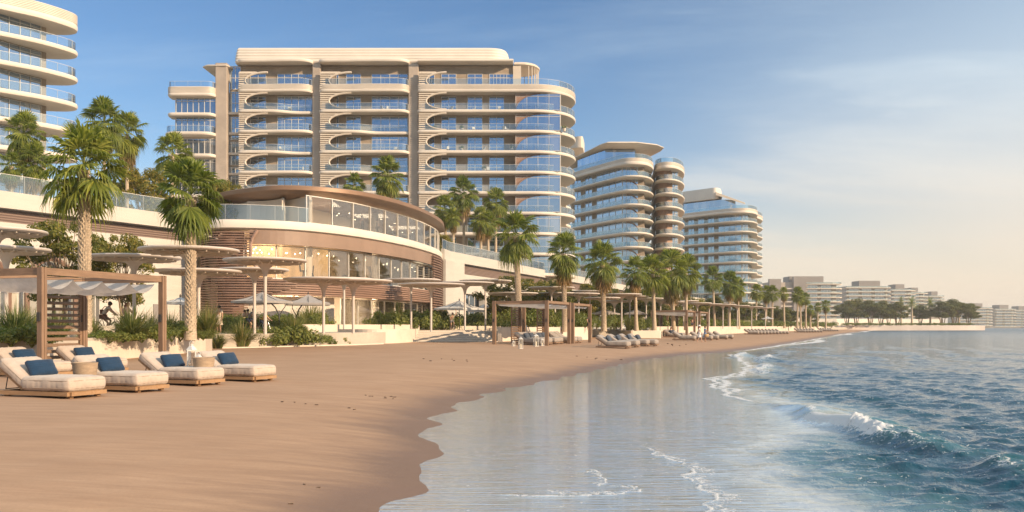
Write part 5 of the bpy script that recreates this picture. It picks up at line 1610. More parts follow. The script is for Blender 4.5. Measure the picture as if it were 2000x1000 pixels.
for i, (px, py, h, w) in enumerate(((1017, 680, .85, .26), (1047, 676, 1.0, .34), (1059, 675, .6, .24), (1003, 676, .4, .2))):
    x, y = G(px, py, 0); lantern(x, y, gz(x, y), h, w, ['arched white lantern on the sand before the second pergola, leftmost tall one', 'tallest white lantern before the second pergola', 'squat white lantern right beside the tallest one', 'tiny white lantern left of the arched one'][i], 'white lanterns')

# ---- pergolas: corner = sea-side corner nearest the camera
def pergola(cx, cy, W, L, H, label, group=None, pw=.22, sheets=4, sagd=.40):
    z0 = gz(cx, cy)-.15
    t = thing('pergola', (cx, cy, z0), label, 'pergola', group, -TH)     # local x = seaward, y = along the shore
    H = H+.15
    for (x, y) in ((0, 0), (0, W), (-L, 0), (-L, W)):
        b = MB(); g = .03; q = (pw-g)/2
        for sy in (-1, 1): b.box((0, sy*(q/2+g/2), H/2), (pw, q, H))
        b.box((0, 0, H/2-.02), (pw-.03, g+.01, H-.04))
        p = b.build('post', m_post, t, None, (x, y, 0))
        MB().box((-.0, -pw/2-.03, H*.58), (.10, .05, .26)).build('bracket', m_dark, p)
    for y in (0, W): MB().box((-L/2, y, H-.12), (L-pw-.01, .11, .21)).build('beam', m_wood, t)
    for x in (0, -L):
        MB().box((0, 0, 0), (W-pw-.01, .11, .21)).build('beam', m_wood, t, None, (x, W/2, H-.12), R(90))
    for y in (W*.25, W*.5, W*.75): MB().tube([(-L+.1, y, H-.22), (-.1, y, H-.22)], .008, 5).build('wire', m_dark, t)
    n, m = 64, 10; P = np.zeros((n+1, m+1, 3))
    for i in range(n+1):
        v = i/n
        sag = abs(math.sin(PI*v*sheets))**.8
        for j in range(m+1):
            w = j/m
            P[i, j] = (-.2-(L-.4)*w, .16+(W-.32)*v, H-.30-sagd*sag*(.75+.25*math.sin(w*PI))-.02*math.sin(w*23+v*9)*sag)
    link('canopy_cloth', grid_mesh('canopy_cloth', P, m_can), t)
    # slatted panel at the landward side
    b = MB(); pl = W*.32
    for yy in (W-pw/2-.05, W-pw/2-pl): b.box((-L, yy, (H-.3)/2), (.09, .10, H-.3))
    k = 0; z = .25
    while z < H-.45:
        b.box((-L, W-pw/2-pl/2-.02, z), (.17, pl-.12, .028), 0, 0, R(32)); z += .21
    b.build('slatted_panel', m_wood, t)
    return t
def seacorner(px, Y): return PX(px, Y), Y
pergola(*seacorner(82, 26.2), 4.9, 3.6, 3.35, 'near timber pergola with white scalloped cloth at the left edge', 'timber pergolas on the sand', .19)
x0, y0 = PX(1068, 73.5), 73.5
pergola(x0, y0, 6.2, 4.7, 3.75, 'second timber pergola in mid distance, with slatted side and four loungers', 'timber pergolas on the sand', .28, 3, .16)
pergola(x0+U[0]*7.3, y0+U[1]*7.3, 5.6, 4.7, 3.7, 'timber pergola directly right of the second one, close behind it', 'timber pergolas on the sand', .28, 3, .16)
x0, y0 = PX(1341, 122), 122
pergola(x0, y0, 6.5, 4.8, 3.8, 'third timber pergola behind the walking couple', 'timber pergolas on the sand', .3, 3)
pergola(x0+U[0]*11, y0+U[1]*11, 8, 4.8, 3.8, 'timber pergola at the right behind the third one', 'timber pergolas on the sand', .3, 3)
# ---- grey loungers
GG = 'grey loungers along the beach'
bx, by = PX(1068, 73.5), 73.5
for i, (s, t_) in enumerate(((1.0, -.9), (2.5, -1.0), (4.2, -.9), (5.6, -1.0), (8.6, -.6), (10.2, -.6))):
    x = bx+U[0]*s+D[0]*(t_-.8); y = by+U[1]*s+D[1]*(t_-.8)
    lab = ['first grey lounger under the second pergola, nearest its left post', 'second grey lounger under the second pergola', 'third grey lounger under the second pergola', 'fourth grey lounger under the second pergola', 'grey lounger at the near side of the right-hand twin pergola', 'grey lounger at the far side of the right-hand twin pergola'][i]
    put_lounger('far', x, y, lab, GG, 1.18, -TH, ['dark pillow on the first lounger under the second pergola', 'dark pillow on the second lounger under the second pergola', 'dark pillow on the third lounger under the second pergola', 'dark pillow on the fourth lounger under the second pergola', None, None][i])
for i, (px, py) in enumerate(((1226, 683), (1244, 681), (1264, 679.5), (1281, 678))):
    x, y = corner_to_centre(px, py, 1.15)
    put_lounger('far', x, y, f'grey lounger on open sand right of the second pergola, {ordn[i]} of four', GG, 1.15, -TH, f'slate pillow on the {ordn[i]} of the four open-sand loungers')
for i, (px, py) in enumerate(((1357, 665.5), (1390, 665), (1402, 664), (1420, 663.3), (1431, 662.5))):
    x, y = corner_to_centre(px, py, 1.15)
    put_lounger('far', x, y, f'grey lounger in front of the third pergola by the walking couple, {ordn[i]} of five', GG, 1.15)
bx, by = PX(1341, 122), 122
for i, s in enumerate((.8, 2.6, 4.2, 5.7)):
    x = bx+U[0]*s-D[0]*1.9; y = by+U[1]*s-D[1]*1.9
    put_lounger('far', x, y, f'grey lounger under the third pergola, {ordn[i]} of four', GG, 1.2, -TH, f'slate pillow on the {ordn[i]} lounger under the third pergola' if i < 2 else None)
for i in range(10):
    px = 1468+i*6.6; Y = 172+i*1.7
    put_lounger('far', PX(px, Y), Y, f'grey lounger of the first distant row, {ordn[i]} of ten from the left', GG, 1.25, -TH)
for i in range(7):
    px = 1562+i*5.6; Y = 232+i*2
    put_lounger('far', PX(px, Y), Y, f'grey lounger of the second distant row, {ordn[i]} of seven from the left', GG, 1.3, -TH)
for i in range(6):
    px = 1606+i*4.6; Y = 285+i*2
    put_lounger('far', PX(px, Y), Y, f'grey lounger of the farthest row, {ordn[i]} of six from the left', GG, 1.3, -TH)

# ---- round disc canopies
def disc_meshes():
    r = 2.5; b = MB()
    b.lathe([(.0, .02), (.8, .045), (.8, .17), (0, .16)], 40)
    b.lathe([(r-.42, .085), (r-.25, .10), (r-.04, .14), (r, .20), (r-.04, .26), (r-.3, .25), (r-.42, .24), (r-.42, .085)], 40)
    for k in range(30):
        g0 = 2*PI*(k-.36)/30; g1 = 2*PI*(k+.36)/30; vs = []
        for rr_, z0_, z1_ in ((.78, .05, .16), (r-.40, .09, .235)):
            for g in (g0, g1):
                vs += [(rr_*math.cos(g), rr_*math.sin(g), z0_), (rr_*math.cos(g), rr_*math.sin(g), z1_)]
        b.add(vs, [(0, 2, 6, 4), (1, 5, 7, 3), (0, 1, 3, 2), (4, 6, 7, 5), (0, 4, 5, 1), (2, 3, 7, 6)])
    top = b.mesh('disc', m_disc, 40)
    b = MB()
    for k in range(20):
        g = 2*PI*k/20; d = Vector((math.cos(g), math.sin(g), 0))
        b.bar(d*.45+Vector((0, 0, -.02)), d*(r-.28)+Vector((0, 0, .055)), .05, .09)
    for rr_ in (1.2, 1.8):
        b.tube([(rr_*math.cos(2*PI*k/32), rr_*math.sin(2*PI*k/32), .02+.04*(rr_-1)) for k in range(32)], .03, 5, close=True)
    ribs = b.mesh('ribs', m_cream)
    b = MB(); b.lathe([(.10, -1), (.10, -.9), (.115, -.75), (.17, -.5), (.27, -.28), (.48, -.10), (.8, .0), (.8, .035), (0, .035)], 16)
    fl = b.mesh('flare', m_disc, 60)
    po = MB().lathe([(.10, 0), (.10, 1)], 12).mesh('post', m_disc, 60)
    return top, ribs, fl, po
DM = disc_meshes()
def disc(px, py, hw, Y, label, group='white disc canopies along the promenade', zb=ZP):
    x = PX(px, Y); z = PZ(py, Y)-.2; r = hw*Y/F; s = r/2.5
    t = thing('disc_canopy', (x, Y, zb), label, 'canopy', group, rnd.uniform(0, 3))
    h = z-zb
    link('disc', DM[0], t, (0, 0, h), None, (s, s, 1)); link('ribs', DM[1], t, (0, 0, h), None, (s, s, 1))
    link('flare', DM[2], t, (0, 0, h)); link('post', DM[3], t, None, None, (1, 1, h-.95))
LD = [(-8, 452, 92, 46.5, 'white disc canopy cut by the left edge, higher of two'), (12, 487, 80, 44.5, 'white disc canopy at the left edge, lower of two'),
      (262, 503, 88, 50.5, 'white disc canopy right of the tall left palm trunk'), (370, 489, 95, 46, 'white disc canopy behind the shaggy palm, highest there'),
      (388, 530, 82, 52, 'lower white disc canopy right of the shaggy palm trunk'), (518, 509, 80, 54, 'highest white disc canopy before the pavilion slats'),
      (497, 527, 66, 59, 'smaller disc canopy just under the highest one at the slats'), (632, 546, 78, 61, 'wide white disc canopy above the grey parasols'),
      (690, 549, 76, 62, 'wide white disc canopy right of the grey parasols'), (672, 545, 55, 78, 'small disc canopy half hidden between two wide ones'),
      (803, 547, 58, 84, 'disc canopy before the right part of the pavilion, higher'), (842, 556, 66, 80, 'disc canopy before the right part of the pavilion, lower'),
      (908, 553, 58, 86, 'disc canopy left above the wide steps'), (948, 549, 52, 92, 'disc canopy right above the wide steps')]
for a in LD: disc(*a)
RD = [(1002, 573, 50, 94), (1026, 569, 40, 104), (1077, 562, 46, 98), (1084, 573, 42, 103), (1130, 574, 42, 104), (1152, 569, 38, 112), (1176, 582, 36, 110), (1214, 575, 40, 112), (1230, 579, 38, 118), (1200, 588, 34, 122), (1262, 583, 34, 126), (1290, 586, 32, 132), (1312, 590, 30, 138), (1335, 588, 30, 142), (1362, 592, 28, 150), (1385, 594, 26, 160), (1412, 595, 26, 168), (1440, 597, 24, 180), (1468, 599, 22, 195), (1495, 601, 20, 212)]
RD.sort()
for i, a in enumerate(RD): disc(*a, f'white disc canopy of the long row right of the steps, {["first","second","third","fourth","fifth","sixth","seventh","eighth","ninth","tenth","eleventh","twelfth","thirteenth","fourteenth","fifteenth","sixteenth","seventeenth","eighteenth","nineteenth","twentieth"][i]} from the left')
# ---- parasols
def parasol(px, py, hw, Y, label, mat, canti=False, zb=ZP, rz=.5, group='parasols on the promenade', n=4):
    x = PX(px, Y); zc_ = PZ(py, Y)-zb; r = hw*Y/F*1.25
    t = thing('parasol', (x, Y, zb), label, 'parasol', group, rz)
    hh = r*.30
    b = MB()
    pts = []; m = n*2 if n == 4 else n
    rimv = []
    for k in range(8):
        g = 2*PI*k/8
        rr_ = r*(1.0 if k % 2 == 0 else .74 if n == 4 else .97)
        rimv.append(Vector((rr_*math.cos(g), rr_*math.sin(g), zc_-hh*.02)))
    apex = Vector((0, 0, zc_+hh))
    for k in range(8):
        a, c = rimv[k], rimv[(k+1) % 8]
        m1 = a*.5+apex*.5+Vector((0, 0, -.05*r)); m2 = c*.5+apex*.5+Vector((0, 0, -.05*r)); mm = (m1+m2)*.5+Vector((0, 0, -.015*r))
        dn = Vector((0, 0, -.16))
        b.add([apex, m1, mm, m2, a, c, a+dn, c+dn], [(0, 1, 2), (0, 2, 3), (1, 4, 2), (2, 4, 5), (2, 5, 3), (4, 6, 7, 5)])
    b.build('canopy', mat, t, 30)
    b = MB()
    for k in range(8): b.bar(apex+Vector((0, 0, -.07)), rimv[k]+Vector((0, 0, -.03)), .03, .03)
    b.build('ribs', m_dark, t)
    b = MB(); b.lathe([(.05, zc_+hh), (.06, zc_+hh+.08), (.02, zc_+hh+.2), (0, zc_+hh+.22)], 8); b.build('finial', m_dark, t)
    b = MB()
    if canti:
        b.tube([(r*.55, 0, 0), (r*.55, 0, zc_*.55), (r*.42, 0, zc_*.8), (0, 0, zc_+hh*.8)], [.06, .06, .05, .04], 8)
        b.tube([(r*.55, 0, zc_*.55), (r*.75, 0, zc_*.85), (r*.72, 0, zc_*.98)], .035, 6)
        b.box((r*.55, 0, .06), (.8, .8, .12))
    else:
        b.tube([(0, 0, 0), (0, 0, zc_+hh)], .04, 8); b.box((0, 0, .05), (.6, .6, .1))
    b.build('pole', m_dark, t, 50)
parasol(512, 588, 47, 68, 'grey cantilever parasol left of two before the pavilion', m_pgrey, True, rz=.3)
parasol(602, 592, 46, 71, 'grey cantilever parasol right of two before the pavilion', m_pgrey, True, rz=2.6)
parasol(897, 602, 40, 93, 'bright white parasol behind the waving cyclist', m_pwhite, False, rz=.2)
parasol(947, 606, 34, 103, 'white parasol further right behind the canopy posts', m_pwhite, False, rz=.7)
parasol(985, 608, 26, 110, 'pale parasol half hidden by the second pergola', m_pgrey, False, rz=.2)
parasol(352, 590, 26, 60, 'blue-grey parasol seen behind the right post of the near pergola', m_pwhite, False, rz=.4)
parasol(1182, 612, 24, 124, 'small grey parasol left of the palm at the narrow steps', m_pgrey, False, rz=.1)
parasol(1242, 612, 24, 128, 'small grey parasol behind the white square planter box', m_pgrey, False, rz=.6)
parasol(1499, 622, 12, 240, 'tiny cream parasol among the slender far palms', m_pwhite, False, rz=.6)
# bits lying on the sand
b = MB(); rg = random.Random(9)
m_bit = M('dry_weed', (.09, .06, .04), .9, .3, 4)
for (px, py, n, w) in ((568, 912, 1, 4), (622, 884, 2, 30), (690, 772, 2, 12), (1325, 869, 0, 40), (1400, 684, 8, 28), (760, 752, 8, 50), (950, 812, 3, 80), (560, 770, 5, 60), (1395, 800, 4, 40), (880, 700, 7, 60), (1160, 690, 6, 60), (1300, 676, 8, 60), (700, 900, 3, 90)):
    for i in range(n):
        x, y = G(px+rg.uniform(-w, w), py+rg.uniform(-2, 2), 0 if px < 1300 else -.2)
        s, t2 = to_st(x, y)
        if t2 > float(shore_t(np.array([s]))[0])-.4: continue
        z = gz(x, y)
        k = y*.0011+.012
        g = rg.uniform(0, 3)
        b.box((x, y, z+k*.25), (k*rg.uniform(1, 2.6), k*.8, k*.5), g, rg.uniform(-.3, .3))
tag(b.build('sand_debris', m_bit), kind='stuff')['label'] = 'scattered bits of weed and shell on the sand'
# ================================================================ people and bicycles
def plain(name, col, rough=.75): return M(name, col, rough, .08, 6, .15, 80, .003)
SKIN = {k: plain('skin_'+k, c, .5) for k, c in (('fair', (.56, .34, .24)), ('tan', (.42, .24, .155)))}
HAIRM = {k: plain('hair_'+k, c, .6) for k, c in (('dark', (.03, .02, .015)), ('red', (.16, .055, .025)), ('brown', (.09, .05, .03)))}
CL = {k: plain('cloth_'+k, c, .85) for k, c in (('beige', (.42, .35, .27)), ('grey', (.20, .19, .18)), ('white', (.72, .70, .67)), ('cream', (.68, .56, .44)), ('yellow', (.52, .33, .05)), ('blue', (.10, .24, .45)), ('navy', (.03, .04, .07)), ('maroon', (.17, .04, .035)), ('orange', (.55, .26, .13)), ('black', (.02, .02, .022)), ('pink', (.60, .33, .27)), ('olive', (.27, .26, .18)), ('brown', (.16, .075, .045)))}
def skinned(pts, edges, rad, mats, sub=1):
    me = bpy.data.meshes.new('tmp'); me.from_pydata(pts, edges, []); o = bpy.data.objects.new('tmp', me); COL.objects.link(o)
    md = o.modifiers.new('s', 'SKIN'); md.use_smooth_shade = True
    for i, v in enumerate(me.skin_vertices[0].data):
        r = rad[i]; v.radius = r if hasattr(r, '__len__') else (r, r); v.use_root = (i == 0)
    if sub: o.modifiers.new('b', 'SUBSURF').levels = sub
    dg = bpy.context.evaluated_depsgraph_get()
    nm = bpy.data.meshes.new_from_object(o.evaluated_get(dg), depsgraph=dg)
    bpy.data.objects.remove(o); bpy.data.meshes.remove(me)
    nm.materials.clear()
    for m in mats: nm.materials.append(m)
    return nm
def merge(name, me, mb, mats):
    """append the small pieces of mb to a mesh so the body stays one object"""
    bm = bmesh.new(); bm.from_mesh(me)
    vs = [bm.verts.new(p) for p in mb.v]
    for f, mi in zip(mb.f, mb.m):
        try:
            q = bm.faces.new([vs[i] for i in f]); q.material_index = mi; q.smooth = True
        except ValueError: pass
    bm.to_mesh(me); bm.free(); me.name = name
    me.materials.clear()
    for m in mats: me.materials.append(m)
    return me
def jpose(kind):
    J = dict(pel=(0, 0, .94), wai=(.01, 0, 1.10), che=(.02, 0, 1.30), nec=(0, 0, 1.47), hed=(.02, 0, 1.615), top=(.01, 0, 1.70),
             sL=(0, .175, 1.405), sR=(0, -.175, 1.405), eL=(-.03, .23, 1.13), eR=(-.03, -.23, 1.13), wL=(.06, .23, .89), wR=(.06, -.23, .89),
             hL=(0, .095, .90), hR=(0, -.095, .90), kL=(.03, .10, .50), kR=(.03, -.10, .50), aL=(0, .10, .085), aR=(0, -.10, .085), tL=(.15, .11, .03), tR=(.15, -.11, .03))
    if kind == 'walk':
        J.update(kL=(.16, .10, .51), aL=(.24, .10, .09), tL=(.39, .11, .06), kR=(-.02, -.10, .50), aR=(-.24, -.10, .15), tR=(-.12, -.10, .04), eL=(-.16, .23, 1.15), wL=(-.14, .23, .91), eR=(.10, -.23, 1.14), wR=(.24, -.21, .96))
    if kind == 'arms':
        J.update(eL=(.14, .24, 1.19), wL=(.32, .16, 1.30), eR=(.02, -.24, 1.14), wR=(.18, -.17, 1.06))
    if kind in ('cycle', 'cycle_wave'):
        J.update(pel=(-.17, 0, 1.02), wai=(-.09, 0, 1.16), che=(.04, 0, 1.33), nec=(.13, 0, 1.48), hed=(.19, 0, 1.61), top=(.19, 0, 1.70), sL=(.11, .175, 1.42), sR=(.11, -.175, 1.42),
                 eL=(.26, .24, 1.22), eR=(.26, -.24, 1.22), wL=(.44, .25, 1.08), wR=(.44, -.25, 1.08), hL=(-.16, .09, .97), hR=(-.16, -.09, .97),
                 kL=(.20, .11, .76), kR=(.10, -.11, .62), aL=(.06, .11, .42), aR=(-.04, -.11, .22), tL=(.21, .12, .38), tR=(.11, -.12, .18))
    if kind == 'cycle_wave': J.update(eL=(.10, .36, 1.62), wL=(.12, .34, 1.90))
    if kind == 'sit':
        J.update(pel=(0, 0, .52), wai=(.0, 0, .67), che=(.03, 0, .86), nec=(.02, 0, 1.03), hed=(.05, 0, 1.17), top=(.04, 0, 1.26), sL=(.02, .17, .96), sR=(.02, -.17, .96), eL=(.06, .25, .72), eR=(.10, -.25, .72), wL=(.26, .20, .62), wR=(.28, -.18, .62),
                 hL=(.05, .09, .50), hR=(.05, -.09, .50), kL=(.46, .10, .62), kR=(.46, -.10, .55), aL=(.82, .10, .50), aR=(.84, -.10, .48), tL=(.92, .11, .58), tR=(.94, -.11, .56))
    return {k: Vector(v) for k, v in J.items()}
def hand(b, w, e):
    d = (w-e).normalized(); s = d.cross(Vector((1, 0, .3))).normalized(); n = s.cross(d)
    palm = w+d*.05
    b.tube([w, w+d*.04, w+d*.085], [.024, .034, .030], 6)
    for i, L in enumerate((.068, .078, .074, .058)):
        o = w+d*.08+s*(-.024+.016*i)
        b.tube([o, o+d*L*.5+n*.006, o+d*L+n*.024], [.009, .0085, .006], 5)
    b.tube([w+d*.03+s*-.03, w+d*.06+s*-.052+n*.008, w+d*.085+s*-.055+n*.022], [.011, .010, .007], 5)
def person(loc, rz, pose, skin='fair', hair='dark', top='white', bottom='navy', label='', style='shirt', long_hair=False, hat=None, height=1.75, legs='short', group=None):
    J = jpose(pose); t = thing('person', loc, label, 'person', group, rz, height/1.75)
    order = ['pel', 'wai', 'che', 'nec', 'hed', 'top', 'sL', 'eL', 'wL', 'sR', 'eR', 'wR', 'hL', 'kL', 'aL', 'tL', 'hR', 'kR', 'aR', 'tR']
    rad = dict(pel=(.145, .115), wai=(.125, .10), che=(.155, .115), nec=.055, hed=(.085, .098), top=.07, sL=.062, sR=.062, eL=.045, eR=.045, wL=.030, wR=.030, hL=.095, hR=.095, kL=.060, kR=.060, aL=.042, aR=.042, tL=.032, tR=.032)
    ed = [('pel', 'wai'), ('wai', 'che'), ('che', 'nec'), ('nec', 'hed'), ('hed', 'top'), ('che', 'sL'), ('sL', 'eL'), ('eL', 'wL'), ('che', 'sR'), ('sR', 'eR'), ('eR', 'wR'), ('pel', 'hL'), ('hL', 'kL'), ('kL', 'aL'), ('aL', 'tL'), ('pel', 'hR'), ('hR', 'kR'), ('kR', 'aR'), ('aR', 'tR')]
    ix = {k: i for i, k in enumerate(order)}
    me = skinned([J[k] for k in order], [(ix[a], ix[c]) for a, c in ed], [rad[k] for k in order], [SKIN[skin]])
    b = MB(); h = J['hed']
    hand(b, J['wL'], J['eL']); hand(b, J['wR'], J['eR'])
    b.add([h+Vector((.088, -.014, -.02)), h+Vector((.088, .014, -.02)), h+Vector((.085, 0, .03)), h+Vector((.118, 0, -.018))], [(0, 1, 3), (1, 2, 3), (2, 0, 3)])   # nose
    for sy in (-1, 1): b.lathe([(0, -.03), (.02, -.02), (.022, .015), (0, .03)], 6, h+Vector((.0, sy*.088, 0)), .6, .5)     # ears
    b.mat(1)
    for sy in (-1, 1): b.lathe([(0, -.009), (.011, 0), (0, .009)], 6, h+Vector((.090, sy*.034, .018)))
    b.box(h+Vector((.093, 0, -.052)), (.012, .045, .010))
    link('body', merge('body', me, b, [SKIN[skin], HAIRM['dark']]), t)
    # hair
    b = MB()
    b.lathe([(.0, .135), (.06, .122), (.097, .075), (.108, .02), (.102, -.03), (.08, -.07), (.0, -.075)], 12, h+Vector((-.022, 0, .0)))
    if long_hair: b.tube([h+Vector((-.05, 0, .06)), h+Vector((-.10, 0, -.06)), h+Vector((-.11, 0, -.20)), h+Vector((-.09, 0, -.33))], [.08, .09, .08, .03], 8)
    b.build('hair', HAIRM[hair], t, 179)
    grow = lambda ks, k_, add: [tuple(q*k_+add for q in (rad[k] if hasattr(rad[k], '__len__') else (rad[k], rad[k]))) for k in ks]
    if style in ('shirt', 'dress', 'top'):
        lerp = lambda a, c, q: J[a]+(J[c]-J[a])*q
        pts = [J['pel']+Vector((0, 0, .02)), J['wai'], J['che'], J['sL'], lerp('sL', 'eL', .55), J['sR'], lerp('sR', 'eR', .55), J['che']+(J['nec']-J['che'])*.45]
        rr = grow(['pel', 'wai', 'che', 'sL', 'eL', 'sR', 'eR', 'nec'], 1.06, .014)
        es = [(0, 1), (1, 2), (2, 3), (3, 4), (2, 5), (5, 6), (2, 7)]
        link('shirt' if style == 'shirt' else style, skinned(pts, es, rr, [CL[top]]), t)
    if style == 'dress':
        b = MB(); p = J['pel']
        b.lathe([(.155, .12), (.17, 0), (.20, -.18), (.235, -.40), (.225, -.40), (.15, -.02)], 14, p, .85, 1.0)
        b.build('skirt', CL[top], t, 60)
    elif style == 'swim':
        pts = [J['pel'], J['hL']+(J['kL']-J['hL'])*.12, J['hR']+(J['kR']-J['hR'])*.12]
        link('swim_shorts', skinned(pts, [(0, 1), (0, 2)], grow(['pel', 'hL', 'hR'], 1.05, .01), [CL[bottom]]), t)
    else:
        f = 1.0 if legs == 'long' else .75
        pts = [J['pel'], J['hL'], J['hL']+(J['kL']-J['hL'])*f, J['hR'], J['hR']+(J['kR']-J['hR'])*f]; es = [(0, 1), (1, 2), (0, 3), (3, 4)]; ks = ['pel', 'hL', 'kL', 'hR', 'kR']
        if legs == 'long':
            pts += [J['kL']+(J['aL']-J['kL'])*.93, J['kR']+(J['aR']-J['kR'])*.93]; es += [(2, 5), (4, 6)]; ks += ['aL', 'aR']
        link('trousers' if legs == 'long' else 'shorts', skinned(pts, es, grow(ks, 1.05, .016), [CL[bottom]]), t)
    if hat:
        b = MB(); b.lathe([(.19, .055), (.185, .07), (.115, .085), (.11, .15), (.06, .185), (0, .19)], 14, h+Vector((-.01, 0, 0))); b.build('hat', CL[hat], t, 60)
    return t
m_tyre = plain('tyre_rubber', (.02, .02, .02)); m_red = plain('orange_frame_paint', (.35, .09, .03), .35); m_bk = plain('dark_frame_paint', (.05, .05, .055), .35); m_chr = M('spoke_metal', (.5, .5, .5), .3, .05, 2, metal=.9)
def bicycle(loc, rz, label, paint, sc=1.0, basket=False):
    t = thing('bicycle', loc, label, 'bicycle', 'bicycles on the promenade', rz, sc)
    for x in (-.52, .52):
        b = MB(); b.tube([(.33*math.cos(2*PI*k/28), 0, .33*math.sin(2*PI*k/28)) for k in range(28)], .02, 6, close=True)
        w = b.build('wheel', m_tyre, t, 60, (x, 0, .35))
        b = MB()
        for k in range(14): b.tube([(0, .012*(k % 2*2-1), 0), (.315*math.cos(2*PI*k/14), 0, .315*math.sin(2*PI*k/14))], .003, 3, False)
        b.tube([(0, -.05, 0), (0, .05, 0)], .025, 8); b.build('spokes', m_chr, w)
    b = MB(); P = dict(rh=(-.52, 0, .35), bb=(-.06, 0, .30), st=(-.20, 0, .84), ht=(.36, 0, .86), hb=(.40, 0, .72), fh=(.52, 0, .35))
    for a, c in (('rh', 'bb'), ('bb', 'st'), ('rh', 'st'), ('st', 'ht'), ('bb', 'hb'), ('ht', 'hb'), ('hb', 'fh')): b.tube([P[a], P[c]], .018, 6)
    b.tube([P['st'], (-.225, 0, .93)], .014, 6); b.build('frame', paint, t, 60)
    b = MB(); b.lathe([(0, 0), (.08, .01), (.10, .035), (.07, .06), (0, .065)], 10, (-.23, 0, .91), 1.4, .9); b.build('saddle', m_bk, t, 60)
    b = MB(); b.tube([P['ht'], (.36, 0, 1.0)], .014, 6); b.tube([(.30, -.28, 1.05), (.40, -.24, 1.04), (.38, 0, 1.0), (.40, .24, 1.04), (.30, .28, 1.05)], .013, 6); b.build('handlebar', m_bk, t, 60)
    b = MB(); b.tube([(-.06, -.07, .30), (-.06, .07, .30)], .05, 10)
    for sy, dx, dz in ((1, .12, .12), (-1, -.06, -.13)):
        b.tube([(-.06, sy*.07, .30), (-.06+dx, sy*.09, .30+dz)], .012, 5); b.box((-.06+dx, sy*.14, .30+dz), (.09, .09, .025))
    b.build('pedals', m_bk, t, 60)
    if basket: b = MB(); b.lathe([(.12, .0), (.17, .22), (.16, .22), (.11, .01)], 12, (.58, 0, .80)); b.build('basket', plain('wicker', (.35, .2, .1)), t)
    return t
def cyclist(px, Y, rz, sc, plabel, blabel, paint, **kw):
    x = PX(px, Y)
    bicycle((x, Y, ZP), rz, blabel, paint, sc)
    return person((x, Y, ZP-.02), rz, kw.pop('pose', 'cycle'), label=plabel, height=1.75*sc, **kw)
p = cyclist(208, 51, .25, 1.12, 'person with dark hair cycling past the tall left palm, brown shoulder bag', 'bicycle ridden past the tall left palm', m_bk, skin='tan', hair='dark', top='beige', bottom='brown')
b = MB(); b.box((-.26, .16, 1.20), (.16, .16, .24), .1); b.tube([(-.26, .12, 1.30), (-.08, .0, 1.48), (.12, -.18, 1.46), (.05, -.20, 1.25)], .018, 5); b.build('shoulder_bag', CL['brown'], None, None, p.location, .25).scale = (1.12,)*3
bag = COL.objects[-1]; tag(bag, 'brown shoulder bag carried by the cyclist near the left palm', 'bag')
cyclist(491, 62, -.3, 1.03, 'person in grey shirt and cap cycling beside a child', 'bicycle of the person in grey shirt and cap', m_red, skin='tan', hair='dark', top='grey', bottom='navy', hat=None)
cyclist(516, 61.5, -.2, .88, 'child in yellow shirt on a bicycle beside the person in grey', 'small bicycle of the child in yellow', m_chr, skin='fair', hair='brown', top='yellow', bottom='navy')
cyclist(883, 88, -1.2, 1.08, 'person cycling above the wide steps with one arm raised under the white parasol', 'bicycle ridden above the wide steps', m_bk, pose='cycle_wave', skin='tan', hair='dark', top='olive', bottom='grey')
def on(px, Y, rz, pose, label, zb=ZP, **kw): return person((PX(px, Y), Y, zb), rz, pose, label=label, **kw)
on(247, 50, -.6, 'arms', 'person with long red hair and pink top standing by the arched portal', hair='red', long_hair=True, top='pink', bottom='navy', height=1.82)
on(428, 59, -1.9, 'stand', 'person in cream clothing standing in front of the slatted pavilion end', top='cream', bottom='cream', legs='long', skin='tan', hair='dark', height=1.9, style='dress')
on(484, 69, -1.2, 'stand', 'bare-chested person standing left of the pair at the slats', style='swim', bottom='navy', skin='fair', height=1.85)
on(478, 68, -.4, 'arms', 'person in pale dress standing right beside the bare-chested one', style='dress', top='cream', hair='brown', skin='fair', height=1.78)
on(927, 101, -1.4, 'arms', 'person in orange clothing standing under the disc canopies by the steps', top='orange', bottom='orange', legs='long', skin='tan', height=1.8)
on(917, 101, -1.0, 'stand', 'person in maroon top left of the one in orange', top='maroon', bottom='brown', legs='long', skin='tan', height=1.7)
on(1053, 101, -1.6, 'stand', 'bare-chested person in dark shorts seen through the second pergola', style='swim', bottom='maroon', skin='tan', height=1.8)
on(1150, 98, -1.3, 'walk', 'person in black dress walking down right of the second pergola', style='dress', top='black', hair='red', long_hair=True, height=1.75)
on(1352, 146, -1.5, 'stand', 'person in maroon standing behind the third pergola', top='maroon', bottom='navy', skin='tan', height=1.8)
bx, by = PX(1341, 122), 122
sx_, sy_ = bx+U[0]*2.4-D[0]*2.6, by+U[1]*2.4-D[1]*2.6
person((sx_, sy_, gz(sx_, sy_)+.05), -TH-.2, 'sit', 'fair', 'red', 'orange', 'orange', 'person in orange swimwear sitting on a lounger under the third pergola', 'swim', True, None, 1.85)
x, y = G(1366, 666, .05); person((x, y, gz(x, y)), -.3, 'walk', 'fair', 'red', 'white', 'white', 'person in white dress and white hat walking on the sand', 'dress', True, 'white', 1.78)
x, y = G(1377, 665, .05); person((x, y, gz(x, y)), .1, 'arms', 'tan', 'brown', 'blue', 'blue', 'person in blue dress walking beside the one in white', 'dress', False, None, 1.72)
b = MB(); b.lathe([(.20, -.17), (.235, -.15), (.245, .12), (.235, .13), (.2, -.12), (0, -.16)], 14, (0, 0, 0), 1, .55); b.tube([(-.17, 0, .12), (-.12, 0, .30), (.12, 0, .30), (.17, 0, .12)], .012, 5)
o = b.build('straw_bag', plain('straw', (.5, .33, .16)), None, 50, (x+.10, y-.32, gz(x, y)+.72), .1); tag(o, 'straw beach bag carried by the person in blue', 'bag')
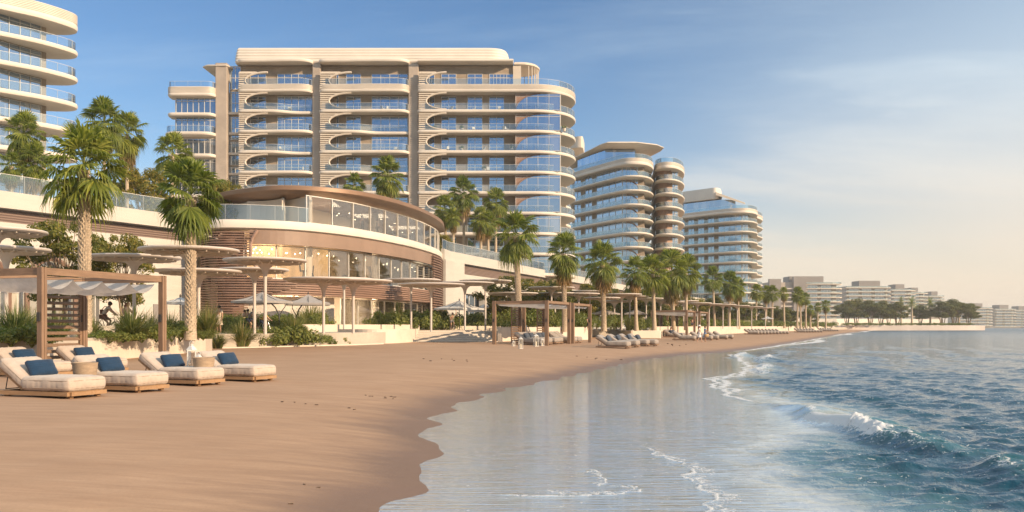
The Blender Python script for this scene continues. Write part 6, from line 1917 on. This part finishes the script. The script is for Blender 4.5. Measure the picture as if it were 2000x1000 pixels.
x, y = G(1465, 646.5, .2); person((x, y, gz(x, y)), -1.5, 'stand', 'tan', 'dark', 'maroon', 'navy', 'person in maroon at the start of the first distant lounger row', 'shirt', False, None, 1.8, 'long')
x, y = G(1539, 646, .2); person((x, y, gz(x, y)), -1.5, 'walk', 'tan', 'dark', 'black', 'navy', 'person in black beyond the first distant lounger row', 'shirt', False, None, 1.8, 'long')
# guests inside the pavilion
for px, Y, rz, ps, tp, lb in ((708, 92.5, -1.2, 'stand', 'navy', 'person in navy standing behind the upper pavilion glass, left'), (737, 96, .5, 'arms', 'grey', 'person in grey behind the upper pavilion glass, middle'), (772, 100, -1, 'walk', 'olive', 'person in olive walking behind the upper pavilion glass'), (800, 104, -1, 'arms', 'white', 'person in white behind the upper pavilion glass, right')):
    on(px, Y, rz, ps, lb, 11.36, top=tp, bottom='black', legs='long', height=1.8)
# gym machines behind the middle glass
def trainer(px, Y, rz, label):
    t = thing('elliptical_trainer', (PX(px, Y), Y, 6.01), label, 'gym machine', 'gym machines in the pavilion', rz, 1.12)
    b = MB(); b.box((-.3, 0, .04), (1.7, .12, .08)); b.box((-1.1, 0, .04), (.1, .6, .08)); b.box((.5, 0, .04), (.1, .6, .08)); b.tube([(.35, 0, .05), (.45, 0, .9), (.40, 0, 1.55)], .05, 8); b.build('frame', m_dark, t, 50)
    b = MB(); b.tube([(-.75, -.09, .42), (-.75, .09, .42)], .38, 24); b.build('flywheel', m_dark, t, 50)
    for sy in (-1, 1):
        b = MB(); b.tube([(.42, sy*.25, .5), (.38, sy*.28, 1.0), (.25, sy*.27, 1.45), (.10, sy*.24, 1.75)], .025, 6); b.tube([(.42, sy*.25, .5), (-.7, sy*.2, .32)], .03, 6); b.box((-.25, sy*.2, .42), (.42, .16, .05)); b.build('arm', m_dark, t, 50)
    b = MB(); b.box((.36, 0, 1.62), (.06, .36, .30), 0, 0, -.3); b.build('console', m_dark, t)
trainer(690, 91.5, .35, 'dark elliptical trainer behind the middle glass, left of two')
trainer(716, 94.0, .35, 'dark elliptical trainer behind the middle glass, right of two')
t = thing('exercise_bike', (PX(600, 86.5), 86.5, 6.01), 'dark exercise bike with seat behind the middle glass', 'gym machine', 'gym machines in the pavilion', .3, 1.2)
b = MB(); b.box((0, 0, .04), (1.3, .12, .08)); b.tube([(-.35, 0, .05), (-.30, 0, .75)], .05, 8); b.tube([(.4, 0, .05), (.5, 0, 1.25)], .045, 8); b.build('frame', m_dark, t, 50)
MB().tube([(.25, -.07, .4), (.25, .07, .4)], .28, 20).build('flywheel', m_dark, t, 50)
b = MB(); b.box((-.32, 0, .80), (.5, .42, .1)); b.box((-.58, 0, 1.15), (.1, .42, .65), 0, 0, -.15); b.build('seat', m_dark, t)
# potted shrubs on the balconies of the longest block
pot = MB().lathe([(.26, 0), (.34, .55), (.31, .56), (.28, .5), (0, .5)], 12).mesh('pot', m_cream, 50)
for i, (px, k) in enumerate(((847, 3-1), (901, 3-1), (900, 3), (945, 4), (1103, 2), (846, 6), (1000, 3), (960, 5))):
    z = ztop[k]+.02
    t = thing('potted_shrub', (XA(px), Y0+1.5, z), f'small potted shrub, longest block, level {["two", "two", "three", "four", "two", "six", "three", "five"][i]} from the top, {["far left", "centre", "by the middle window", "by the third window", "sea end", "far left", "right part", "by the arched glass"][i]}'[:110], 'potted plant', 'potted shrubs on the balconies')
    link('pot', pot, t); link('foliage', SH[i % 2], t, (0, 0, .45), i, (.55, .55, .8))

# light chairs on the balconies of the longest block
b = MB(); b.box((0, 0, .42), (.55, .55, .08)); b.box((-.26, 0, .70), (.07, .55, .50), 0, 0, -.15)
cseat = b.mesh('seat', m_white)
b = MB()
for sx in (-.24, .24):
    for sy in (-.24, .24): b.box((sx, sy, .19), (.04, .04, .38))
cleg = b.mesh('leg_frame', m_dark)
for i, (px, k) in enumerate(((880, 1), (925, 1), (975, 1), (925, 2), (985, 2), (990, 2), (872, 3), (943, 3), (1000, 3), (952, 4), (890, 5), (930, 5), (745, 1), (752, 1), (770, 3), (560, 1), (545, 3), (585, 4), (745, 4), (900, 6), (975, 6))):
    t = thing('balcony_chair', (XA(px), Y0+1.5+.3*(i % 2), ztop[k]+.02), 'small white chair on a balcony of the longest apartment block', 'chair', 'white chairs on the balconies', rnd.uniform(0, 6))
    link('seat', cseat, t); link('leg_frame', cleg, t)
